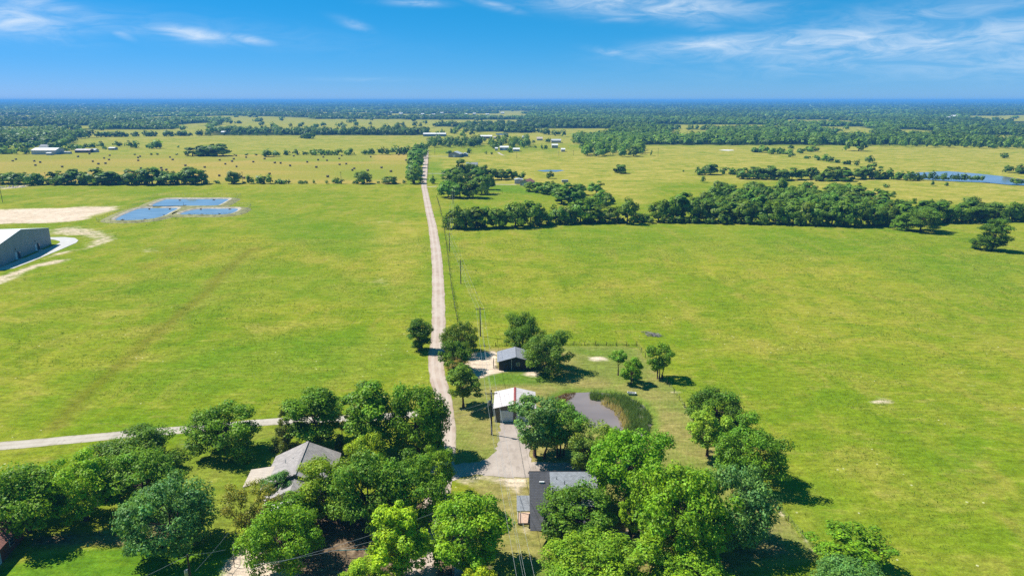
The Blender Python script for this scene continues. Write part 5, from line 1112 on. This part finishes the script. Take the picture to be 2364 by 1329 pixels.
def catenary(a, b, sag, n=14):
    a, b = Vector(a), Vector(b); return [a.lerp(b, k / n) - Vector((0, 0, sag * 4 * (k / n) * (1 - k / n))) for k in range(n + 1)]
def span(pa, ha, pb, hb, label, offs=(-1.08, 0, 1.08), sag=.9, low=True, r=.016):
    e_ = empty('power_line', label, 'power line', (pa.x, pa.y, 0), 0, 'power lines'); base = Vector((pa.x, pa.y, 0))
    u = Vector((math.cos(lrot), math.sin(lrot), 0))
    for o in offs: MB().tube([p - base for p in catenary(Vector((pa.x, pa.y, ha - .35)) + u * o, Vector((pb.x, pb.y, hb - .35)) + u * o, sag)], r, 4, cap=False).build('wire', CABLE, e_)
    if low: MB().tube([p - base for p in catenary((pa.x, pa.y, ha - 2.0), (pb.x, pb.y, hb - 2.0), sag)], r, 4, cap=False).build('wire', CABLE, e_)
hs = [9.6, ph(P1, 900), ph(P2, 708), ph(P3, 599), ph(P4, 537)]
span(P0, hs[0], P1, hs[1], 'four wires running from the garage pole towards the bottom edge'); span(P1, hs[1], P2, hs[2], 'four wires between the garage pole and the pole behind the verge trees')
span(P2, hs[2], P3, hs[3], 'four wires across the near part of the right pasture'); span(P3, hs[3], P4, hs[4], 'four wires between the two farther pasture poles'); span(P4, hs[4], at(1046, 470), 8.4, 'four wires passing over the right tree belt')
def wire(a, b, label, sag=.6, r=.016):
    a = Vector(a); o = MB().tube([p - a for p in catenary(a, b, sag)], r, 4, cap=False).build('service_wire', CABLE, None, a); tag(o, label, 'wire', 'service wires')
wire((P1.x, P1.y, 7.4), at(905, 975, 6.5), 'upper service wire from the garage pole into the roadside tree'); wire((P1.x, P1.y, 6.6), at(905, 1000, 5.5), 'lower service wire from the garage pole into the roadside tree')
wire((PL.x, PL.y, 9.1), at(520, 1268, 7.6), 'wire from the blue transformer pole rising right', .1); wire((PL.x, PL.y, 9.1), at(300, 1345, 8.0), 'wire from the blue transformer pole going left', .1)
wire(at(560, 1318, 7.5), at(1010, 1180, 7.5), 'upper bright wire slanting over the central clump gap', .5, .02); wire(at(585, 1303, 5.5), at(860, 1248, 5.5), 'lower bright wire slanting in front of the wide green tree', .3, .02); wire(at(450, 1318, 6), at(528, 1228, 6), 'short wire slanting over the bright lawn', .1)

# ---------------------------------------------------------------- fences
GALVW = simple('fence_wire', (.25, .26, .26), .6, .3)
def fence(name, pts, sp, hgt, r, nw, label, material=WOODP, group='fences', rail=None, ground=False, top_rail=None):
    g = [Vector((*p, 0)) for p in (pts if ground else P(pts))]; e_ = empty(name, label, 'fence', g[0], 0, group); o0 = g[0]; pos = []
    for a_, b_ in zip(g[:-1], g[1:]):
        n = max(1, round((b_ - a_).length / sp)); pos += [a_.lerp(b_, k / n) for k in range(n)]
    pos.append(g[-1]); me = MB().tube([(0, 0, -.1), (0, 0, hgt)], [r, r * .9], 6).mesh('post', material)
    frng_ = random.Random(len(pos))
    for p in pos:
        o = link('post', me, e_, p - o0); o.rotation_euler = (frng_.uniform(-.04, .04), frng_.uniform(-.04, .04), frng_.uniform(0, 3)); o.scale = (1, 1, frng_.uniform(.9, 1.12))
    for k in range(nw):
        z = hgt * (.3 + .62 * k / max(1, nw - 1)); MB().tube([(p.x - o0.x, p.y - o0.y, z) for p in pos], .005, 3, cap=False).build('wire', GALVW, e_)
    if rail: MB().tube([(p.x - o0.x, p.y - o0.y, hgt) for p in pos], rail, 5, cap=False).build('rail', material if top_rail is None else top_rail, e_)
    return e_
fence('wire_fence', [(1092, 802), (1170, 799), (1300, 797), (1400, 798), (1470, 799), (1480, 812), (1500, 838), (1540, 888)], 3.3, 1.25, .085, 4, 'post and wire fence behind the charcoal outbuilding, turning at the three small trees')
fence('wire_fence', [(1545, 892), (1580, 940), (1612, 990), (1700, 1077), (1790, 1170), (1885, 1278)], 3.6, 1.2, .06, 4, 'post and wire fence between the dry yard and the right field')
fence('wire_fence', [(1008, 455), (1016, 480), (1024, 520), (1030, 560), (1036, 610), (1042, 660), (1050, 710), (1057, 745)], 3.2, 1.2, .08, 4, 'dark post fence along the right verge of the gravel road')
fence('wire_fence', [(1130, 447), (1180, 446), (1225, 444)], 3.5, 1.3, .09, 3, 'post fence below the red-roofed house lawn')
GALV = simple('galvanised_post', (.42, .45, .46), .5, .5)
fence('chain_link_fence', [(223, 511), (300, 484), (364, 453.5), (460, 452.5), (556, 453), (542, 464), (526, 473), (580, 477), (572, 487), (558, 496), (450, 501), (410, 506), (341, 514), (228, 514), (223, 511)], 3.2, 2.0, .04, 6, 'chain link fence round the three lagoons', GALV, rail=.03)
GALVD = simple('grey_steel_post', (.16, .17, .18), .5, .4)
fence('chain_link_fence', [(515, 1345), (524, 1320), (541, 1300), (541, 1270), (548, 1245)], 2.4, 1.4, .05, 6, 'chain link pen side beside the bright lawn, lower left', GALVD, rail=.03)
fence('chain_link_fence', [(541, 1308), (600, 1309), (660, 1310), (760, 1306)], 2.6, 1.4, .05, 6, 'chain link fence across the bare ground under the wide green tree', GALVD, rail=.03)
fence('pipe_fence', [(760, 1287), (800, 1285), (850, 1283)], 2.6, 1.2, .05, 0, 'teal pipe rail under the central clump', simple('teal_pipe', (.10, .30, .30), .5), rail=.06)
fence('pipe_fence', [(410, 1038), (460, 1035)], 2.6, 1.1, .04, 1, 'thin pale pipe fence by the lone round tree', simple('pale_pipe', (.45, .5, .42), .5), rail=.035)
fence('wire_fence', [(230, 1235), (300, 1228), (420, 1226), (520, 1240)], 3.0, 1.3, .05, 4, 'wire fence in the shade behind the bright lawn', GALVD)

# ---------------------------------------------------------------- hay bales
HAY = simple('hay', (.30, .235, .13), .95, var=.25, scale=5, bump=.5)
bl = [(x / 4.728, 220 + y / 4.728) for x, y in [(140, 718), (175, 700), (375, 720), (440, 733), (388, 765), (680, 782), (835, 820), (853, 671), (977, 640), (1014, 723), (1075, 751), (1067, 800), (1138, 687), (1153, 745), (1190, 704), (1198, 657), (1508, 682), (1509, 713), (1531, 669), (1540, 800), (1760, 796), (1770, 822), (1815, 815), (1856, 677), (1885, 704), (2024, 768), (2235, 787), (1355, 880)]]
bl += [(480 + x / 4.728, 220 + y / 4.728) for x, y in [(129, 708), (191, 752), (264, 722), (283, 696), (313, 780), (309, 660), (418, 678), (496, 728), (619, 694), (730, 738), (794, 742), (898, 770), (936, 663), (1084, 730), (1184, 787), (1203, 707), (1260, 675), (1300, 712), (1308, 890), (1434, 692), (1437, 757), (1461, 660), (1510, 750), (1576, 819), (1597, 800), (1744, 822), (1777, 673), (1895, 791), (1998, 833), (2163, 710), (125, 880), (365, 890), (395, 905), (672, 860), (2082, 648), (2135, 646)]]
mb = MB(); mb.tube([(-.86, 0, .88), (-.8, 0, .88), (.8, 0, .88), (.86, 0, .88)], [.8, .9, .9, .8], 14); bale = mb.mesh('hay_bale', HAY)
brng = random.Random(4)
for x, y in bl:
    p = at(x, y + 1.2); o = link('hay_bale', bale, None, p); o.rotation_euler = (0, 0, brng.uniform(-.5, .5)); s = brng.uniform(1.0, 1.16); o.scale = (s, s, s)
    tag(o, 'round hay bale lying in the mown hayfield beyond the left hedgerow', 'hay bale', 'hay bales in the hayfield')

# ---------------------------------------------------------------- small things in the yards
car = empty('parked_car', 'silver car parked under the trees at the bottom edge', 'car', at(1060, 1333), R(6)); PAINT = simple('silver_paint', (.5, .53, .57), .25, .5, var=.03); TYRE = simple('tyre_rubber', (.02, .02, .02), .9)
mb = MB()
prof = [(-2.3, .35), (-2.3, .85), (-2.15, 1.0), (-1.2, 1.08), (2.0, 1.1), (2.25, .9), (2.3, .4)]           # along y: tail to nose
for s in (1,): mb.poly([(x, y, z) for x in (-.92, .92) for y, z in prof], [tuple(range(6, -1, -1)), tuple(range(7, 14))] + [(i, (i + 1) % 7, 7 + (i + 1) % 7, 7 + i) for i in range(7)])
mb.build('body', PAINT, car)
cab = MB(); cab.poly([(-.86, -1.9, 1.05), (.86, -1.9, 1.05), (.86, 1.0, 1.08), (-.86, 1.0, 1.08), (-.7, -1.5, 1.62), (.7, -1.5, 1.62), (.7, .3, 1.64), (-.7, .3, 1.64)], [(4, 5, 6, 7), (0, 1, 5, 4), (1, 2, 6, 5), (2, 3, 7, 6), (3, 0, 4, 7)]); cab = cab.build('cabin', GLASS, car)
MB().box(-.68, .68, -1.48, .28, 1.635, 1.69).build('roof', PAINT, cab)
for x in (-.86, .86):
    for y in (-1.4, 1.45):
        wh = MB().tube([(x - .11, y, .33), (x + .11, y, .33)], .33, 14).build('wheel', TYRE, car); MB().tube([(x - .12, y, .33), (x + .12, y, .33)], .19, 10).build('rim', STEELW, wh)
    MB().box(x * .72 - .18, x * .72 + .18, 2.2, 2.33, .62, .8).build('headlight', INSUL, car); MB().box(x * .8 - .12, x * .8 + .12, -2.34, -2.25, .7, .88).build('tail_light', RED, car)
pile = empty('scrap_pile', 'grey heap of boards and scrap under the bright tree at the left', 'scrap pile', at(245, 1158), 0); GREYB = simple('grey_board', (.36, .34, .34), .85, var=.2); prng = random.Random(8)
for k in range(16):
    a = prng.uniform(0, 3.14); L_ = prng.uniform(.7, 1.7); cx, cy, z = prng.uniform(-1.6, 1.6), prng.uniform(-.9, .9), prng.uniform(.06, .55)
    d_ = Vector((math.cos(a), math.sin(a), prng.uniform(-.15, .15))) * L_; MB().tube([(cx - d_.x, cy - d_.y, max(.05, z - d_.z)), (cx + d_.x, cy + d_.y, max(.05, z + d_.z))], .09, 4).build('board', GREYB, pile)
brush = empty('brush_pile', 'flat heap of grey dead branches in the right pasture', 'brush pile', at(1507, 773), 0); GREYS = simple('dead_wood', (.30, .28, .27), .9, var=.2)
for k in range(46):
    a = prng.gauss(-.35, .6); L_ = prng.uniform(.4, 1.3); cx, cy, z = prng.uniform(-1.9, 1.9), prng.uniform(-1.4, 1.4), prng.uniform(.05, .35); cy += -cx * .45
    d_ = Vector((math.cos(a), math.sin(a), prng.uniform(-.1, .1))) * L_; MB().tube([(cx - d_.x, cy - d_.y, max(.04, z - d_.z)), (cx, cy, z), (cx + d_.x, cy + d_.y, max(.04, z + d_.z))], [.07, .06, .03], 4).build('branch', GREYS, brush)
boat = empty('rowing_boat', 'small white flat-bottomed boat on the grass beside the reedy pond', 'boat', at(1458, 909), R(-15)); mb = MB()
o_, i2 = [(-.95, -.38), (.8, -.42), (1.15, 0), (.8, .42), (-.95, .38)], [(-.85, -.3), (.75, -.34), (1.0, 0), (.75, .34), (-.85, .3)]
mb.poly([(x * .9, y * .85, .02) for x, y in o_] + [(x, y, .42) for x, y in o_] + [(x, y, .42) for x, y in i2] + [(x * .9, y * .9, .1) for x, y in i2],
        [(0, 1, 2, 3, 4)[::-1]] + [(i, (i + 1) % 5, 5 + (i + 1) % 5, 5 + i) for i in range(5)] + [(5 + i, 5 + (i + 1) % 5, 10 + (i + 1) % 5, 10 + i) for i in range(5)] + [(10 + i, 10 + (i + 1) % 5, 15 + (i + 1) % 5, 15 + i) for i in range(5)] + [(15, 16, 17, 18, 19)])
mb.build('hull', WHITE, boat)
for x in (-.35, .35): MB().box(x - .1, x + .1, -.33, .33, .33, .37).build('seat', GREYS, boat)
tr = empty('livestock_trailer', 'grey livestock trailer standing in the pasture beyond the ragged wood', 'trailer', at(1304, 422.5), R(4))
MB().box(-2.6, 2.6, -1.0, 1.0, .7, 2.6).build('body', LSTEEL, tr); MB().box(-2.62, 2.62, -1.06, 1.06, 1.5, 1.85).build('slot', GLASS, tr); MB().box(2.6, 4.0, -.08, .08, .65, .8).build('drawbar', STEELW, tr)
for x in (-.6, .5):
    for y in (-1.05, 1.05): MB().tube([(x, y - .12, .38), (x, y + .12, .38)], .38, 12).build('wheel', TYRE, tr)
# aerators and pumps in the lagoons
AER = simple('aerator_float', (.03, .035, .04), .6)
for i, (x, y, lb) in enumerate([(1090, 140, 'left one behind in the rear lagoon'), (1578, 136, 'right one behind in the rear lagoon'), (1145, 219, 'with a mast at the front of the rear lagoon'), (652, 266, 'left one behind in the left front lagoon'), (947, 266, 'right one behind in the left front lagoon'), (268, 420, 'nearest the left corner of the left front lagoon'), (590, 415, 'at the front of the left front lagoon'), (862, 360, 'at the right side of the left front lagoon'),
                              (1390, 270, 'left one behind in the right front lagoon'), (1808, 268, 'right one behind in the right front lagoon'), (1225, 345, 'left one in front in the right front lagoon'), (1410, 347, 'middle one in front in the right front lagoon'), (1660, 342, 'right one in front in the right front lagoon')]):
    p = at(240 + x / 6.22, 440 + y / 6.22, .3); a_ = empty('aerator', 'small dark floating aerator, ' + lb, 'aerator', p, i * .7, 'lagoon aerators')
    MB().tube([(-.9, 0, .02), (-.8, 0, .0), (.8, 0, .0), (.9, 0, .02)], [.2, .3, .3, .2], 8).build('float', AER, a_); MB().tube([(0, -.5, .25), (0, .5, .25)], .28, 8).build('motor', AER, a_)
    if 'mast' in lb: MB().tube([(0, 0, .3), (0, 0, 2.4)], .07, 6).build('mast', AER, a_); MB().tube([(-2.5, 0, .1), (2.5, 0, .1)], .18, 6).build('boom', AER, a_)
# pale rubble along the hedgerow at the left edge
RUB = simple('rubble', (.55, .5, .45), .9, var=.2); rub = []
rb = MB()
for k in range(70):
    p = at(prng.uniform(-20, 62), prng.uniform(429.5, 434)); s = prng.uniform(.3, .9); rb.poly([(p.x + s * math.cos(a) * prng.uniform(.7, 1.2), p.y + s * math.sin(a) * prng.uniform(.7, 1.2), 0) for a in (0, 1.3, 2.5, 3.8, 5.1)] + [(p.x, p.y, s * .9)], [(i, (i + 1) % 5, 5) for i in range(5)])
tag(rb.build('rubble', RUB), 'pale rubble strewn below the hedgerow at the left edge', 'rubble', kind='stuff')

# ---------------------------------------------------------------- reeds and grass tufts
def blades(name, pts, hts, wid, nb, colr, label, seed, cat, lean=.25):
    rng = np.random.default_rng(seed); n = len(pts); p = np.repeat(pts, nb, 0); hh = np.repeat(hts, nb) * rng.uniform(.6, 1.1, n * nb); m_ = len(p)
    p = p + np.column_stack([rng.normal(0, wid * 1.6, (m_, 2)), np.zeros(m_)]); a = rng.uniform(0, 6.28, m_); ln_ = rng.normal(0, lean, (m_, 2)) * hh[:, None]
    dx = np.column_stack([np.cos(a), np.sin(a), np.zeros(m_)]) * wid * .5
    V = np.stack([p - dx, p + dx, p + np.column_stack([ln_, hh])], 1).reshape(-1, 3); tone = np.repeat(rng.normal(1, .12, n), nb) * rng.uniform(.75, 1.25, m_)
    o = link(name, np_mesh(name, V, np.arange(3 * m_).reshape(m_, 3), [LEAF], None, {'v': ('FACE', 'FLOAT', tone), 'h': ('FACE', 'FLOAT', rng.uniform(.2, .9, m_))})); o.color = (*colr, 1)
    return tag(o, label, cat, kind='stuff')
rr_ = np.random.default_rng(9)
def scatter(poly, n):
    g = np.array(P(poly)); lo, hi = g.min(0), g.max(0); q = rr_.uniform(lo, hi, (n * 4, 2)); q = q[sdf(g, q[:, 0], q[:, 1]) > 0][:n]; return np.column_stack([q, np.full(len(q), -.45)])
RE = [(1362, 906), (1395, 906), (1440, 911), (1478, 930), (1499, 954), (1503, 978), (1494, 1000), (1468, 1003), (1440, 992), (1450, 970), (1440, 948), (1418, 932), (1390, 925), (1364, 918)]
q = scatter(RE, 3000); gap = np.sin(q[:, 0] * .9 + 1.5 * np.sin(q[:, 1] * .7)) * np.cos(q[:, 1] * .8) + rr_.normal(0, .35, len(q)); q = q[gap > -.45]; blades('green_reeds', q, rr_.uniform(.6, 1.8, len(q)) * (.65 + .5 * np.abs(np.sin(q[:, 0] * 1.3 + 2 * np.sin(q[:, 1] * .9)))), .1, 5, (.042, .084, .07), 'green reeds filling the right side of the stock pond', 31, 'reeds', .2)
q = scatter([(1396, 916), (1420, 922), (1446, 950), (1456, 985), (1440, 996), (1432, 968), (1416, 945), (1388, 930)], 300); blades('dry_reeds', q, rr_.uniform(.9, 1.6, len(q)), .1, 5, (.145, .155, .21), 'pale dry reeds at the edge of the pond water', 32, 'reeds', .2)
q = scatter([(1280, 914), (1312, 904), (1330, 904), (1318, 916), (1298, 930), (1286, 922)], 160); blades('dry_reeds', q, rr_.uniform(.4, .9, len(q)), .1, 5, (.06, .045, .06), 'brown dead weeds in the left corner of the stock pond', 33, 'reeds', .3)
q = rr_.uniform((-150, 80), (230, 330), (150000, 2)); k = np.abs(q[:, 0]) < q[:, 1] * .78; q = q[k]
roadx = np.interp(q[:, 1], [at(x, y).y for x, y, _ in ROAD[::-1]], [at(x, y).x for x, y, _ in ROAD[::-1]])
bad = (sdf(P(YARD), q[:, 0], q[:, 1]) > -.3) | (np.abs(q[:, 0] - roadx) < 3.4) | ((q[:, 0] < roadx) & (q[:, 1] < 135 + (q[:, 0] + 40) * -.06 + 3)); q = q[~bad]
clump = np.sin(q[:, 0] / 7 + 2 * np.sin(q[:, 1] / 11)) * np.cos(q[:, 1] / 6 + np.sin(q[:, 0] / 17)) + rr_.normal(0, .6, len(q)) > .15
q = q[clump][:52000]
blades('grass_tufts', np.column_stack([q, np.zeros(len(q))]), rr_.uniform(.14, .45, len(q)), .1, 3, (.06, .105, .035), 'coarse grass tufts all over the near pastures', 34, 'grass', .45)
wq = rr_.uniform((-230, 120), (330, 430), (2600, 2)); wq = wq[(np.abs(wq[:, 0]) < wq[:, 1] * .78) & ~((wq[:, 1] < 215) & (wq[:, 0] > -26) & (wq[:, 0] < 95)) & ~((wq[:, 0] < 0) & (wq[:, 1] < 150))]
wx = np.interp(wq[:, 1], [at(x, y).y for x, y, _ in ROAD[::-1]], [at(x, y).x for x, y, _ in ROAD[::-1]]); wq = wq[np.abs(wq[:, 0] - wx) > 4]; wq = wq[np.sin(wq[:, 0] / 31 + 2 * np.sin(wq[:, 1] / 47)) * np.cos(wq[:, 1] / 29) + rr_.normal(0, .25, len(wq)) > .45][:700]
blades('weed_clumps', np.column_stack([wq, np.zeros(len(wq))]), rr_.uniform(.25, .65, len(wq)), .16, 8, (.045, .09, .03), 'dark weed clumps dotted over the pastures', 36, 'weeds', .4)
# taller grass left along fences and pole feet
q = []
for ln_, n_ in (([(1545, 892), (1612, 990), (1700, 1077), (1790, 1170), (1885, 1278)], 160), ([(1092, 800), (1300, 796), (1470, 798)], 350), ([(1008, 455), (1030, 560), (1042, 660), (1057, 745)], 350)):
    g = P(ln_)
    for a_, b_ in zip(g[:-1], g[1:]):
        t = rr_.uniform(0, 1, n_ // (len(g) - 1)); q.append(np.column_stack([a_[0] + (b_[0] - a_[0]) * t, a_[1] + (b_[1] - a_[1]) * t, np.zeros(len(t))]) + np.column_stack([rr_.normal(.35, .3, (len(t), 2)), np.zeros(len(t))]))
q = np.concatenate(q); blades('fence_grass', q, rr_.uniform(.3, .65, len(q)), .09, 5, (.075, .12, .04), 'taller uncut grass along the fence lines', 35, 'grass', .35)

# ---------------------------------------------------------------- haze
hm, nt = mat('haze'); pv = N(nt, 'ShaderNodeVolumePrincipled'); pv.inputs['Color'].default_value = (.14, .46, .95, 1); pv.inputs['Density'].default_value = 1.2e-4; pv.inputs['Anisotropy'].default_value = .0
N(nt, 'ShaderNodeOutputMaterial', i_Volume=pv.outputs[0])
hz = MB().box(-38000, 38000, -3500, 40000, -4.5, 80).build('haze', hm); tag(hz, 'thin blue summer haze over the whole plain', 'haze', kind='stuff')
